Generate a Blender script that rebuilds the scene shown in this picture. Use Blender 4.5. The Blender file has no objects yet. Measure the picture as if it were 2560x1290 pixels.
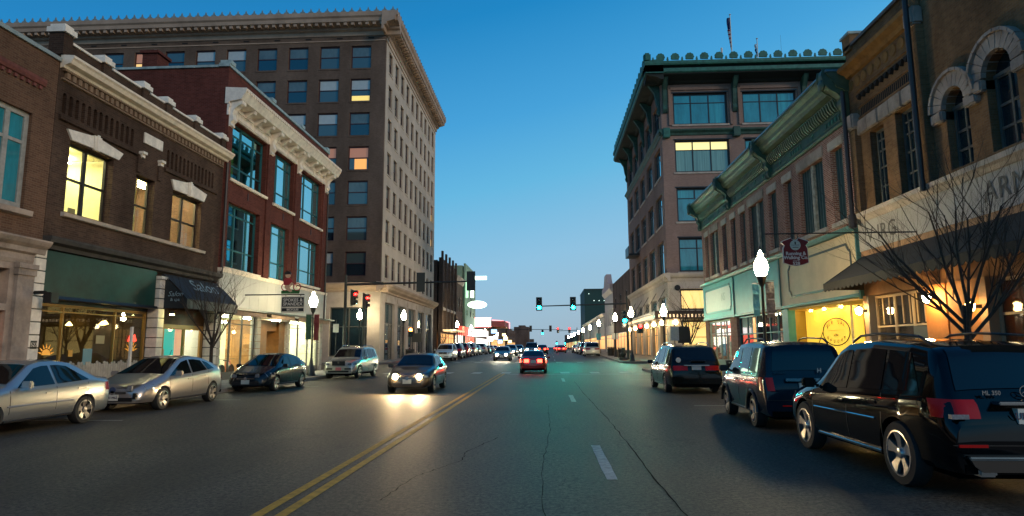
import bpy, bmesh, math, random
from mathutils import Vector, Matrix
random.seed(7)
sc = bpy.context.scene
R = math.radians
# ------------------------------------------------------------------ camera
cd = bpy.data.cameras.new("camera"); cam = bpy.data.objects.new("camera", cd); sc.collection.objects.link(cam)
cd.sensor_width = 36; cd.lens = 22.5; cd.clip_end = 3000; cd.clip_start = .05
yaw, pit, roll = 0.053063, 0.138156, R(.31)
Fv = Vector((-math.sin(yaw)*math.cos(pit), math.cos(yaw)*math.cos(pit), math.sin(pit)))
R0 = Vector((math.cos(yaw), math.sin(yaw), 0)); U0 = R0.cross(Fv)
Rv = R0*math.cos(roll) - U0*math.sin(roll); Uv = U0*math.cos(roll) + R0*math.sin(roll)
M = Matrix((Rv, Uv, -Fv)).transposed().to_4x4(); M.translation = Vector((0, 0, 1.7)); cam.matrix_world = M
sc.camera = cam
# ------------------------------------------------------------------ sky, dusk light, exposure
w = bpy.data.worlds.new("World"); sc.world = w; w.use_nodes = True
nt = w.node_tree; nt.nodes.clear(); N = nt.nodes.new; K = nt.links.new
out = N('ShaderNodeOutputWorld'); bg = N('ShaderNodeBackground'); bg.inputs[1].default_value = 1.0
tc = N('ShaderNodeTexCoord'); sep = N('ShaderNodeSeparateXYZ'); K(tc.outputs['Generated'], sep.inputs[0])
mx = N('ShaderNodeMath'); mx.operation = 'MULTIPLY_ADD'; mx.inputs[1].default_value = -.20
K(sep.outputs[0], mx.inputs[0]); K(sep.outputs[2], mx.inputs[2])
rmp = N('ShaderNodeValToRGB'); K(mx.outputs[0], rmp.inputs[0])
cr = rmp.color_ramp
stops = [(0.0, (.34, .46, .56)), (.05, (.32, .50, .64)), (.14, (.26, .52, .74)), (.26, (.12, .46, .74)), (.36, (.055, .35, .69)), (.5, (.008, .23, .55)), (.75, (.003, .11, .33)), (1.0, (.003, .07, .22))]
while len(cr.elements) < len(stops): cr.elements.new(.5)
for e, (p, c) in zip(cr.elements, stops): e.position = p; e.color = (*c, 1)
sky = N('ShaderNodeTexSky'); sky.sky_type = 'NISHITA'; sky.sun_disc = False; sky.sun_elevation = R(1); sky.sun_rotation = R(100)
skm = N('ShaderNodeMix'); skm.data_type = 'RGBA'; skm.blend_type = 'ADD'; skm.inputs[0].default_value = .02
K(rmp.outputs[0], skm.inputs[6]); K(sky.outputs[0], skm.inputs[7]); K(skm.outputs[2], bg.inputs[0]); K(bg.outputs[0], out.inputs[0])
sd = bpy.data.lights.new("twilight_sun", 'SUN'); sd.energy = 1.3; sd.angle = R(14); sd.color = (1, .77, .54)
so = bpy.data.objects.new("twilight_sun", sd); sc.collection.objects.link(so)
so.rotation_euler = Vector((-.80, .55, -.34)).to_track_quat('-Z', 'Y').to_euler()
vs = sc.view_settings; vs.view_transform = 'Standard'; vs.look = 'None'; vs.gamma = 1; vs.exposure = 0
cy = sc.cycles; sc.render.engine = 'CYCLES'; cy.use_denoising = True
cy.max_bounces = 6; cy.diffuse_bounces = 2; cy.glossy_bounces = 3; cy.transmission_bounces = 4; cy.transparent_max_bounces = 12
cy.sample_clamp_indirect = 6; cy.caustics_reflective = False; cy.caustics_refractive = False
try: cy.denoiser = 'OPENIMAGEDENOISE'
except Exception: pass
# ------------------------------------------------------------------ materials
MATS = {}
def lin(c):
    return tuple(((x/255)/12.92 if x/255 <= .04045 else ((x/255+.055)/1.055)**2.4) for x in c)
def pmat(name, col, rough=.6, metal=0, emit=None, es=0, noise=.0, nscale=3., bump=0., bscale=40., coat=0, spec=.5):
    if name in MATS: return MATS[name]
    m = bpy.data.materials.new(name); m.use_nodes = True; t = m.node_tree; b = t.nodes['Principled BSDF']
    b.inputs['Base Color'].default_value = (*col, 1); b.inputs['Roughness'].default_value = rough; b.inputs['Metallic'].default_value = metal
    b.inputs['Coat Weight'].default_value = coat; b.inputs['Specular IOR Level'].default_value = spec
    if emit: b.inputs['Emission Color'].default_value = (*emit, 1); b.inputs['Emission Strength'].default_value = es
    if noise or bump:
        g = t.nodes.new('ShaderNodeNewGeometry')
    if noise:
        n = t.nodes.new('ShaderNodeTexNoise'); n.inputs['Scale'].default_value = 1 if isinstance(nscale, tuple) else nscale; n.inputs['Detail'].default_value = 8; n.inputs['Roughness'].default_value = .65
        vm = t.nodes.new('ShaderNodeVectorMath'); vm.operation = 'MULTIPLY'; vm.inputs[1].default_value = nscale if isinstance(nscale, tuple) else (1, 1, 1)
        t.links.new(g.outputs['Position'], vm.inputs[0]); t.links.new(vm.outputs[0], n.inputs['Vector'])
        mr = t.nodes.new('ShaderNodeMapRange'); mr.inputs[1].default_value = .3; mr.inputs[2].default_value = .7; mr.inputs[3].default_value = 1-noise; mr.inputs[4].default_value = 1+noise*.6
        t.links.new(n.outputs[0], mr.inputs[0])
        mu = t.nodes.new('ShaderNodeVectorMath'); mu.operation = 'SCALE'; mu.inputs[0].default_value = col
        t.links.new(mr.outputs[0], mu.inputs['Scale']); t.links.new(mu.outputs[0], b.inputs['Base Color'])
    if bump:
        n2 = t.nodes.new('ShaderNodeTexNoise'); n2.inputs['Scale'].default_value = bscale; n2.inputs['Detail'].default_value = 4
        t.links.new(g.outputs['Position'], n2.inputs['Vector'])
        bp = t.nodes.new('ShaderNodeBump'); bp.inputs['Strength'].default_value = bump; bp.inputs['Distance'].default_value = .02
        t.links.new(n2.outputs[0], bp.inputs['Height']); t.links.new(bp.outputs[0], b.inputs['Normal'])
    MATS[name] = m; return m
def brick(name, c1, c2, mort, dirt=.45, ds=.35, bw=.21, bh=.072, msize=.007):
    if name in MATS: return MATS[name]
    m = bpy.data.materials.new(name); m.use_nodes = True; t = m.node_tree; b = t.nodes['Principled BSDF']; n_ = t.nodes.new; l = t.links.new
    g = n_('ShaderNodeNewGeometry'); s = n_('ShaderNodeSeparateXYZ'); l(g.outputs['Position'], s.inputs[0])
    a = n_('ShaderNodeMath'); a.operation = 'ADD'; l(s.outputs[0], a.inputs[0]); l(s.outputs[1], a.inputs[1])
    c = n_('ShaderNodeCombineXYZ'); l(a.outputs[0], c.inputs[0]); l(s.outputs[2], c.inputs[1])
    k = n_('ShaderNodeTexBrick'); l(c.outputs[0], k.inputs['Vector'])
    k.inputs['Color1'].default_value = (*c1, 1); k.inputs['Color2'].default_value = (*c2, 1); k.inputs['Mortar'].default_value = (*mort, 1)
    k.inputs['Scale'].default_value = 1; k.inputs['Brick Width'].default_value = bw; k.inputs['Row Height'].default_value = bh; k.inputs['Mortar Size'].default_value = msize; k.inputs['Mortar Smooth'].default_value = .2
    no = n_('ShaderNodeTexNoise'); no.inputs['Scale'].default_value = ds; no.inputs['Detail'].default_value = 9; no.inputs['Roughness'].default_value = .7
    mp = n_('ShaderNodeVectorMath'); mp.operation = 'MULTIPLY'; mp.inputs[1].default_value = (1, 1, .45); l(g.outputs['Position'], mp.inputs[0]); l(mp.outputs[0], no.inputs['Vector'])
    mr = n_('ShaderNodeMapRange'); mr.inputs[1].default_value = .32; mr.inputs[2].default_value = .68; mr.inputs[3].default_value = 1-dirt; mr.inputs[4].default_value = 1+dirt*.5; l(no.outputs[0], mr.inputs[0])
    mu = n_('ShaderNodeVectorMath'); mu.operation = 'SCALE'; l(k.outputs['Color'], mu.inputs[0]); l(mr.outputs[0], mu.inputs['Scale']); l(mu.outputs[0], b.inputs['Base Color'])
    b.inputs['Roughness'].default_value = .9; b.inputs['Specular IOR Level'].default_value = .07
    bp = n_('ShaderNodeBump'); bp.inputs['Strength'].default_value = .6; bp.inputs['Distance'].default_value = .01; bp.invert = True
    l(k.outputs['Fac'], bp.inputs['Height']); l(bp.outputs[0], b.inputs['Normal'])
    MATS[name] = m; return m
def emit(name, col, s):
    return pmat(name, tuple(min(1, c) for c in col), .5, 0, col, s)
def glassmat(name, tint=(.93, 1, 1), fac=.05, gcol=(1, 1, 1)):
    if name in MATS: return MATS[name]
    m = bpy.data.materials.new(name); m.use_nodes = True; t = m.node_tree; t.nodes.clear(); n_ = t.nodes.new; l = t.links.new
    o = n_('ShaderNodeOutputMaterial'); mi = n_('ShaderNodeMixShader'); tr = n_('ShaderNodeBsdfTransparent'); gl = n_('ShaderNodeBsdfGlossy')
    tr.inputs[0].default_value = (*tint, 1); gl.inputs['Roughness'].default_value = .015; gl.inputs[0].default_value = (*gcol, 1)
    fr = n_('ShaderNodeLayerWeight'); fr.inputs[0].default_value = .5
    pw = n_('ShaderNodeMath'); pw.operation = 'POWER'; pw.inputs[1].default_value = 4; l(fr.outputs['Facing'], pw.inputs[0])
    ma = n_('ShaderNodeMath'); ma.operation = 'MAXIMUM'; ma.inputs[1].default_value = fac; l(pw.outputs[0], ma.inputs[0])
    l(ma.outputs[0], mi.inputs[0]); l(tr.outputs[0], mi.inputs[1]); l(gl.outputs[0], mi.inputs[2]); l(mi.outputs[0], o.inputs[0])
    MATS[name] = m; return m
GREY = pmat('concrete', (.26, .24, .21), .85, noise=.35, nscale=1.2, bump=.3)
STONE = pmat('pale_stone', (.46, .39, .32), .8, noise=.35, nscale=1.5, bump=.4, bscale=15)
DIRTYSTONE = pmat('weathered_sandstone', (.36, .29, .235), .85, noise=.55, nscale=1.0, bump=.6, bscale=9)
WHITE = pmat('white_painted_trim', (.76, .69, .58), .6, noise=.25, nscale=3)
CREAMW = pmat('cream_painted_trim', (.74, .64, .50), .6, noise=.22, nscale=4)
BLACK = pmat('black_metal', (.012, .012, .013), .4, noise=.2)
DARK = pmat('dark_interior', (.012, .011, .010), .9)
DKMETAL = pmat('dark_green_metal', (.012, .03, .026), .5, noise=.4, nscale=4)
BR_L0 = brick('old_brown_brick', (.10, .055, .035), (.145, .08, .05), (.17, .12, .085))
BR_L1 = brick('sooty_brown_brick', (.055, .034, .025), (.085, .052, .037), (.095, .072, .053), dirt=.6)
BR_L2 = brick('dark_red_brick', (.095, .028, .021), (.145, .044, .033), (.13, .075, .062), dirt=.35)
BR_L3 = brick('dull_tan_brick', (.125, .09, .068), (.155, .112, .086), (.135, .10, .08), dirt=.4, ds=.22)
BR_L3S = pmat('pale_limestone_facing', (.46, .40, .32), .85, noise=.22, nscale=.4, bump=.2)
BR_R = brick('orange_brown_brick', (.20, .11, .052), (.27, .15, .072), (.22, .15, .095), dirt=.5, ds=.5)
BR_R2 = brick('pink_red_brick', (.22, .085, .06), (.33, .15, .11), (.42, .34, .28), dirt=.4, bw=.22, bh=.08, msize=.012)
BR_R3 = brick('pinkish_grey_brick', (.26, .175, .14), (.31, .21, .17), (.27, .19, .16), dirt=.3, ds=.2)
BR_FAR = brick('far_brown_brick', (.10, .07, .055), (.15, .10, .08), (.15, .12, .1), dirt=.4)
COPPER = pmat('green_copper', (.02, .14, .105), .6, noise=.45, nscale=2.5)
COPPERD = pmat('dark_green_copper', (.018, .075, .055), .6, noise=.6, nscale=2.0)
OLIVE = pmat('olive_green_painted_metal', (.062, .105, .06), .5, noise=.5, nscale=2.2)
TEAL = pmat('teal_painted_panel', (.05, .30, .30), .5, noise=.2, nscale=1.5)
CREAM = pmat('cream_painted_panel', (.60, .45, .26), .6, noise=.15, nscale=1.2)
TEALBAR = pmat('dark_teal_window_bar', (.01, .09, .10), .4)
MAROON = pmat('maroon_window_frame', (.045, .012, .012), .5)
GLS = glassmat('clear_window_glass')
GLSR = glassmat('reflective_window_glass', (.5, .75, .75), .55, (.55, 1, 1))
PANE_D = pmat('dark_window_pane', (.008, .02, .028), .04, spec=1.0, coat=.6)
PANE_T = pmat('pane_with_painted_sky_teal', (.02, .22, .27), .05, spec=1.0, coat=1.0, noise=.45, nscale=(1.3, 1.3, .35))  # cyan sky reflection painted into the base colour of the pane
PANE_M = pmat('mirror_window_pane', (.35, .75, .80), .03, metal=.9)
PANE_B = pmat('window_pane_with_blind', (.10, .145, .15), .08, spec=.7, coat=.2, noise=.35, nscale=(.9, .9, .5))
PANE_W = emit('warm_lit_window_pane', (1, .62, .22), .8)
PANE_P = emit('dim_pink_lit_window_pane', (.55, .25, .16), .25)
PANE_Y = emit('yellow_lit_transom', (1, .85, .35), .95)
# ------------------------------------------------------------------ helpers
def g(y):                                    # the street climbs gently beyond the crossing
    return 0 if y < 44 else (.0135*(y-44) if y < 85 else .5535)
def link(o): sc.collection.objects.link(o); return o
def tag(o, label=None, cat=None, group=None, kind=None):
    if label: o['label'] = label
    if cat: o['category'] = cat
    if group: o['group'] = group
    if kind: o['kind'] = kind
    return o
WL = {}
def root(name, label, cat, loc, group=None, rz=0):
    o = bpy.data.objects.new(name, None); link(o); o.location = loc; o.empty_display_size = .3; o.rotation_euler = (0, 0, rz)
    WL[o.name] = Vector(loc); return tag(o, label, cat, group)
XL, XR = -16.0, 11.8
FL = lambda a, z, d: (XL+d, a, z)
FR = lambda a, z, d: (XR-d, a, z)
ID = lambda a, z, d: (a, d, z)
def FY(y): return lambda a, z, d: (a, y-d, z)
class MB:
    def __init__(s): s.v = []; s.f = []; s.n = 0
    def add(s, v, f):
        n = len(s.v); s.v += [tuple(p) for p in v]; s.f += [tuple(i+n for i in q) for q in f]; return s
    def box(s, fr, a0, a1, z0, z1, d0, d1):
        p = [fr(a, z, d) for d in (d0, d1) for z in (z0, z1) for a in (a0, a1)]
        return s.add(p, [(0, 1, 3, 2), (4, 6, 7, 5), (0, 4, 5, 1), (2, 3, 7, 6), (0, 2, 6, 4), (1, 5, 7, 3)])
    def prism(s, fr, pts, d0, d1):
        n = len(pts); p = [fr(a, z, d0) for a, z in pts]+[fr(a, z, d1) for a, z in pts]
        return s.add(p, [tuple(range(n)), tuple(range(2*n-1, n-1, -1))]+[(i, (i+1) % n, n+(i+1) % n, n+i) for i in range(n)])
    def prof(s, fr, pts, a0, a1):          # profile (d, z) run along a
        n = len(pts); p = [fr(a0, z, d) for d, z in pts]+[fr(a1, z, d) for d, z in pts]
        return s.add(p, [tuple(range(n)), tuple(range(2*n-1, n-1, -1))]+[(i, (i+1) % n, n+(i+1) % n, n+i) for i in range(n)])
    def cyl(s, p0, p1, r0, r1=None, n=10):
        r1 = r0 if r1 is None else r1; p0 = Vector(p0); p1 = Vector(p1); ax = (p1-p0).normalized()
        u = ax.orthogonal().normalized(); w_ = ax.cross(u)
        v = [p0+(u*math.cos(2*math.pi*i/n)+w_*math.sin(2*math.pi*i/n))*r0 for i in range(n)]+[p1+(u*math.cos(2*math.pi*i/n)+w_*math.sin(2*math.pi*i/n))*r1 for i in range(n)]
        return s.add(v, [tuple(range(n-1, -1, -1)), tuple(range(n, 2*n))]+[(i, (i+1) % n, n+(i+1) % n, n+i) for i in range(n)])
    def lathe(s, c, pts, n=14, axis='z', caps=True):
        v = []; f = []
        for r, h in pts:
            for i in range(n):
                a = 2*math.pi*i/n
                if axis == 'z': v.append((c[0]+r*math.cos(a), c[1]+r*math.sin(a), c[2]+h))
                elif axis == 'x': v.append((c[0]+h, c[1]+r*math.cos(a), c[2]+r*math.sin(a)))
                else: v.append((c[0]+r*math.cos(a), c[1]+h, c[2]+r*math.sin(a)))
        for k in range(len(pts)-1):
            for i in range(n): f.append((k*n+i, k*n+(i+1) % n, (k+1)*n+(i+1) % n, (k+1)*n+i))
        if caps: f.append(tuple(range(n-1, -1, -1))); f.append(tuple((len(pts)-1)*n+i for i in range(n)))
        return s.add(v, f)
    def tube(s, pts, r, n=6):
        for a, b in zip(pts, pts[1:]): s.cyl(a, b, r, r, n)
        return s
    def grid(s, rows):
        n = len(rows[0]); v = [p for r_ in rows for p in r_]
        return s.add(v, [(i*n+j, i*n+j+1, (i+1)*n+j+1, (i+1)*n+j) for i in range(len(rows)-1) for j in range(n-1)])
    def mesh(s, name, mat, off=Vector((0, 0, 0)), smooth=False, recalc=True, bevel=0):
        me = bpy.data.meshes.new(name); me.from_pydata([(p[0]-off[0], p[1]-off[1], p[2]-off[2]) for p in s.v], [], s.f)
        if recalc:
            b = bmesh.new(); b.from_mesh(me)
            if bevel: bmesh.ops.bevel(b, geom=[e for e in b.edges], offset=bevel, segments=2, affect='EDGES', clamp_overlap=True)
            bmesh.ops.recalc_face_normals(b, faces=b.faces); b.to_mesh(me); b.free()
        if smooth:
            me.polygons.foreach_set('use_smooth', [True]*len(me.polygons)); me.set_sharp_from_angle(angle=R(smooth if smooth > 1 else 38))
        if mat: me.materials.append(mat)
        return me
    def build(s, name, mat, parent=None, smooth=False, bevel=0, recalc=True):
        off = WL.get(parent.name, Vector((0, 0, 0))) if parent else Vector((0, 0, 0))
        o = bpy.data.objects.new(name, s.mesh(name, mat, off, smooth, recalc, bevel)); link(o)
        if parent: o.parent = parent; WL[o.name] = off
        return o
def inst(name, me, parent, loc, rz=0):
    o = bpy.data.objects.new(name, me); link(o)
    base = WL.get(parent.name, Vector((0, 0, 0))) if parent else Vector((0, 0, 0))
    o.location = Vector(loc)-base; o.rotation_euler = (0, 0, rz)
    if parent: o.parent = parent; WL[o.name] = Vector(loc)
    return o
def sub(name, me, parent):
    o = bpy.data.objects.new(name, me); link(o); o.parent = parent; WL[o.name] = WL.get(parent.name, Vector((0, 0, 0))); return o
def copy_tree(o, parent=None):
    c = o.copy(); link(c)
    if parent: c.parent = parent
    for ch in list(o.children): copy_tree(ch, c)
    return c
def wall(mb, fr, a0, a1, z0, z1, ops, d0, d1):
    az = sorted({a0, a1}|{min(max(x, a0), a1) for o in ops for x in o[:2]}); zz = sorted({z0, z1}|{min(max(x, z0), z1) for o in ops for x in o[2:4]})
    for zi in range(len(zz)-1):
        zc = (zz[zi]+zz[zi+1])/2; run = None
        for ai in range(len(az)-1):
            ac = (az[ai]+az[ai+1])/2; hole = any(o[0] < ac < o[1] and o[2] < zc < o[3] for o in ops)
            if hole:
                if run is not None: mb.box(fr, run, az[ai], zz[zi], zz[zi+1], d0, d1); run = None
            elif run is None: run = az[ai]
        if run is not None: mb.box(fr, run, az[-1], zz[zi], zz[zi+1], d0, d1)
    return mb
def text(body, name, mat, parent, size, fr_o, fr_x, fr_z, align='CENTER', ext=.004, spacing=1, shear=0, off=0):
    """flat lettering lying in the plane given by origin, x axis and up axis"""
    cu = bpy.data.curves.new(name, 'FONT'); cu.body = body; cu.size = size; cu.extrude = ext; cu.align_x = align; cu.align_y = 'CENTER'; cu.space_character = spacing; cu.shear = shear; cu.offset = off; cu.resolution_u = 3
    o = bpy.data.objects.new(name, cu); link(o)
    X = Vector(fr_x).normalized(); Z = Vector(fr_z).normalized(); Y = X.cross(Z)
    m = Matrix((X, Z, -Y)).transposed().to_4x4(); m.translation = Vector(fr_o)
    dg = bpy.context.evaluated_depsgraph_get(); me = bpy.data.meshes.new_from_object(o.evaluated_get(dg)); bpy.data.objects.remove(o)
    m.translation = Vector(fr_o)-(WL.get(parent.name, Vector((0, 0, 0))) if parent else Vector((0, 0, 0)))
    me.transform(m); me.materials.clear(); me.materials.append(mat)
    r = bpy.data.objects.new(name, me); link(r)
    if parent: r.parent = parent
    return r
def window(fr, a0, a1, z0, z1, parent, cols, rows, bar, fmat, pmat_, rec=.2, name='window', fw=None, thin=.6):
    """cols / rows: fractions of the inner bars; panes are children of the frame"""
    fw = fw or bar*1.4; mb = MB(); d0, d1 = -rec-.05, -rec+.05
    mb.box(fr, a0, a0+fw, z0, z1, d0, d1); mb.box(fr, a1-fw, a1, z0, z1, d0, d1); mb.box(fr, a0+fw, a1-fw, z0, z0+fw, d0, d1); mb.box(fr, a0+fw, a1-fw, z1-fw, z1, d0, d1)
    A = [a0+fw]+[a0+(a1-a0)*c for c in cols]+[a1-fw]; Z = [z0+fw]+[z0+(z1-z0)*c for c in rows]+[z1-fw]
    for a in A[1:-1]: mb.box(fr, a-bar/2, a+bar/2, z0+fw, z1-fw, d0+.005, d1-.005)
    for z in Z[1:-1]: mb.box(fr, a0+fw, a1-fw, z-bar*thin/2, z+bar*thin/2, d0+.012, d1-.012)
    f = mb.build(name, fmat, parent)
    for i in range(len(A)-1):
        for j in range(len(Z)-1):
            pm = pmat_(i, j) if callable(pmat_) else pmat_
            e = bar*.3
            MB().box(fr, A[i]-e, A[i+1]+e, Z[j]-e*.5, Z[j+1]+e*.5, -rec-.010, -rec+.002).build('pane', pm, f, recalc=True)
    return f
def cornice(fr, pts, a0, a1, name, mat, parent): return MB().prof(fr, pts, a0, a1).build(name, mat, parent)
def rep(name, mb, mat, parent, locs, **k):
    me = mb.mesh(name, mat, **k); return [inst(name, me, parent, l) for l in locs]
# ------------------------------------------------------------------ ground, streets, pavements
def asphalt():
    m = bpy.data.materials.new('asphalt'); m.use_nodes = True; t = m.node_tree; b = t.nodes['Principled BSDF']; n_ = t.nodes.new; l = t.links.new
    ge = n_('ShaderNodeNewGeometry')
    n1 = n_('ShaderNodeTexNoise'); n1.inputs['Scale'].default_value = 17; n1.inputs['Detail'].default_value = 8; n1.inputs['Roughness'].default_value = .95; l(ge.outputs['Position'], n1.inputs['Vector'])
    n2 = n_('ShaderNodeTexNoise'); n2.inputs['Scale'].default_value = .5; n2.inputs['Detail'].default_value = 7; n2.inputs['Roughness'].default_value = .7
    sv = n_('ShaderNodeVectorMath'); sv.operation = 'MULTIPLY'; sv.inputs[1].default_value = (1.6, .35, 1); l(ge.outputs['Position'], sv.inputs[0]); l(sv.outputs[0], n2.inputs['Vector'])
    r1 = n_('ShaderNodeMapRange'); r1.inputs[1].default_value = .42; r1.inputs[2].default_value = .60; r1.inputs[3].default_value = .05; r1.inputs[4].default_value = 2.3; l(n1.outputs[0], r1.inputs[0])
    r2 = n_('ShaderNodeMapRange'); r2.inputs[1].default_value = .3; r2.inputs[2].default_value = .7; r2.inputs[3].default_value = .42; r2.inputs[4].default_value = 1.6; l(n2.outputs[0], r2.inputs[0])
    mu = n_('ShaderNodeMath'); mu.operation = 'MULTIPLY'; l(r1.outputs[0], mu.inputs[0]); l(r2.outputs[0], mu.inputs[1])
    vo = n_('ShaderNodeTexVoronoi'); vo.feature = 'DISTANCE_TO_EDGE'; vo.inputs['Scale'].default_value = .55
    nw = n_('ShaderNodeTexNoise'); nw.inputs['Scale'].default_value = 2.2; nw.inputs['Detail'].default_value = 5; l(ge.outputs['Position'], nw.inputs['Vector'])
    wv = n_('ShaderNodeVectorMath'); wv.operation = 'MULTIPLY_ADD'; wv.inputs[1].default_value = (.9, .9, .9); l(nw.outputs['Color'], wv.inputs[0]); l(ge.outputs['Position'], wv.inputs[2]); l(wv.outputs[0], vo.inputs['Vector'])
    cm = n_('ShaderNodeMapRange'); cm.inputs[1].default_value = .0; cm.inputs[2].default_value = .012; cm.inputs[3].default_value = .45; cm.inputs[4].default_value = 1; l(vo.outputs['Distance'], cm.inputs[0])
    n3 = n_('ShaderNodeTexNoise'); n3.inputs['Scale'].default_value = .23; l(ge.outputs['Position'], n3.inputs['Vector'])
    gt = n_('ShaderNodeMath'); gt.operation = 'LESS_THAN'; gt.inputs[1].default_value = .5; l(n3.outputs[0], gt.inputs[0])
    mxx = n_('ShaderNodeMath'); mxx.operation = 'MAXIMUM'; l(cm.outputs[0], mxx.inputs[0]); l(gt.outputs[0], mxx.inputs[1])
    m2 = n_('ShaderNodeMath'); m2.operation = 'MULTIPLY'; l(mu.outputs[0], m2.inputs[0]); l(mxx.outputs[0], m2.inputs[1])
    sc_ = n_('ShaderNodeVectorMath'); sc_.operation = 'SCALE'; sc_.inputs[0].default_value = (.064, .055, .040); l(m2.outputs[0], sc_.inputs['Scale']); l(sc_.outputs[0], b.inputs['Base Color'])
    r3 = n_('ShaderNodeMapRange'); r3.inputs[3].default_value = .46; r3.inputs[4].default_value = .72; l(n2.outputs[0], r3.inputs[0]); l(r3.outputs[0], b.inputs['Roughness']); b.inputs['Specular IOR Level'].default_value = .2
    bp = n_('ShaderNodeBump'); bp.inputs['Strength'].default_value = .35; bp.inputs['Distance'].default_value = .004; l(n1.outputs[0], bp.inputs['Height']); l(bp.outputs[0], b.inputs['Normal'])
    return m
ASPH = asphalt()
PAINT = pmat('worn_white_road_paint', (.42, .42, .38), .7, noise=.5, nscale=9)
YELP = pmat('worn_yellow_road_paint', (.56, .28, .015), .7, noise=.45, nscale=7)
TAR = pmat('tar_crack_filler', (.016, .014, .011), .95, spec=.05)
PAVEMAT = pmat('concrete_pavement', (.22, .19, .16), .85, noise=.35, nscale=.8, bump=.2)
REDP = pmat('red_brick_paving', (.25, .07, .04), .85, noise=.3, nscale=6)
YS = [-30, 0, 20, 44, 50, 58, 66, 74, 85, 110, 150, 250, 430]
def strip(x0, x1, y0, y1, dz):
    ys = [y0]+[y for y in YS if y0 < y < y1]+[y1]
    return [[(x0, y, g(y)+dz), (x1, y, g(y)+dz)] for y in ys]
def sheet(name, x0, x1, y0, y1, dz, mat, kind='structure', parent=None):
    o = MB().grid(strip(x0, x1, y0, y1, dz)).build(name, mat, parent, recalc=False)
    if kind and not parent: tag(o, kind=kind)
    return o
gr = [[(x, y, g(y)-.03) for x in (-900, 900)] for y in [-300]+YS+[900, 1500]]
tag(MB().grid(gr).build('ground', pmat('dark_bare_ground', (.05, .048, .042), .9, noise=.3), recalc=False), kind='structure')
sheet('road', -12.7, 6.8, -30, 430, 0, ASPH)
tag(MB().grid([[(-220, y, g(y)+.004) for x in (0,)]+[(220, y, g(y)+.004)] for y in (46.8, 50, 57.6)]).build('side_road', ASPH, recalc=False), kind='structure')
CURB = pmat('concrete_kerb', (.30, .28, .24), .8, noise=.35, nscale=3)
def pave(x0, x1, y0, y1, cx=None, name='pavement'):
    ys = [y0]+[y for y in YS if y0 < y < y1]+[y1]; mb = MB()
    rows = []
    for y in ys: z = g(y); rows.append([(x0, y, z-.2), (x0, y, z+.15), (x1, y, z+.15), (x1, y, z-.2)])
    mb.grid(rows); n = len(rows)*4; mb.f.append((0, 1, 2, 3)); mb.f.append((n-1, n-2, n-3, n-4))
    p = tag(mb.build(name, PAVEMAT), kind='structure')
    if cx is not None:
        y = y0; me = MB().box(ID, -.075, .075, -.18, .162, 0, 1.96).mesh('kerb', CURB)
        k = 0
        while y < min(y1, 110)-1 and k < 60:
            o = bpy.data.objects.new('kerb_stone', me); link(o); o.parent = p; o.location = (cx, y, g(y)); y += 2; k += 1
    return p
pave(-16.3, -12.7, -10, 45.6, -12.7+.08); pave(6.8, 12.1, -10, 45.6, 6.8-.08)
pave(-16.3, -12.7, 58.8, 420, -12.7+.08); pave(6.8, 12.1, 58.8, 420, 6.8-.08)
pave(-120, -16.3, 58.8, 61.2); pave(12.1, 120, 58.8, 62.9); pave(-60, -16.3, 43.6, 45.6)
pave(12.1, 60, 47.0-.9-.6, 45.9)
for (x0, x1, y0, y1) in ((6.95, 8.9, 59, 63), (6.95, 8.4, 20, 33), (-12.55-1.9, -12.6, 58.95, 64)):
    sheet('brick_paving', x0, x1, y0, y1, .154, REDP)
# markings: each painted mark is a piece of the road
rd = bpy.data.objects['road']
for x in (-2.99, -2.74): sheet('yellow_line', x-.062, x+.062, -6, 42.2, .005, YELP, parent=rd)
for x in (-2.99, -2.74): sheet('yellow_line', x-.062, x+.062, 64, 300, .005, YELP, parent=rd)
def ragged(x0, x1, y0, y1, n=9, a=.007):
    rows = []
    for i in range(n+1):
        y = y0+(y1-y0)*i/n; e0 = random.uniform(-a, a); e1 = random.uniform(-a, a); ey = 0
        rows.append([(x0+e0, y+ey, .005+g(y)), (x1+e1, y+ey, .005+g(y))])
    return rows
for y0, y1 in ((-3.2, -.3), (8.6, 11.5), (20.35, 23.2), (32.1, 35.3)):
    for X in (.82,):
        MB().grid(ragged(X-.075, X+.075, y0, y1)).build('lane_dash', PAINT, rd, recalc=False)
for y0 in (32.2,): MB().grid(ragged(-6.9, -6.77, y0, y0+3)).build('lane_dash', PAINT, rd, recalc=False)
for k in range(8):
    for X in (-6.8, .8): MB().grid(ragged(X-.06, X+.06, 66+k*12, 69+k*12)).build('lane_dash', PAINT, rd, recalc=False)
bar = MB().box(ID, -.3, .3, 0, .004, -1.1, 1.1).mesh('crosswalk_bar', PAINT)
for i in range(10):
    x = 1.17+1.94*(i-7)
    if -12.5 < x < 6.6:
        for y in (42.9, 61.6): o = inst('crosswalk_bar', bar, rd, (x, y, g(y)+.005))
for x0, x1, y in ((-2.5, 6.6, 40.4), (-12.3, -3.3, 64.6)): sheet('stop_line', x0, x1, y, y+.28, .006, PAINT, parent=rd)
for y in (19.0, 33.5): sheet('parking_line', 4.2, 6.6, y, y+.09, .005, PAINT, parent=rd)
for y in (15.2, 21.2, 28.5, 35.0): sheet('parking_line', -12.4, -10.2, y, y+.09, .005, PAINT, parent=rd)
def crackline(pts, wd, name='tar_crack'):
    rows = []; P2 = []
    for (a, b) in zip(pts, pts[1:]):
        for i in range(14): t = i/14; P2.append((a[0]+(b[0]-a[0])*t+random.uniform(-.02, .02), a[1]+(b[1]-a[1])*t))
    for x, y in P2: ww = wd*random.uniform(.5, 1.3); rows.append([(x-ww, y, g(y)+.0045), (x+ww, y, g(y)+.0045)])
    MB().grid(rows).build(name, TAR, rd, recalc=False)
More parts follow.
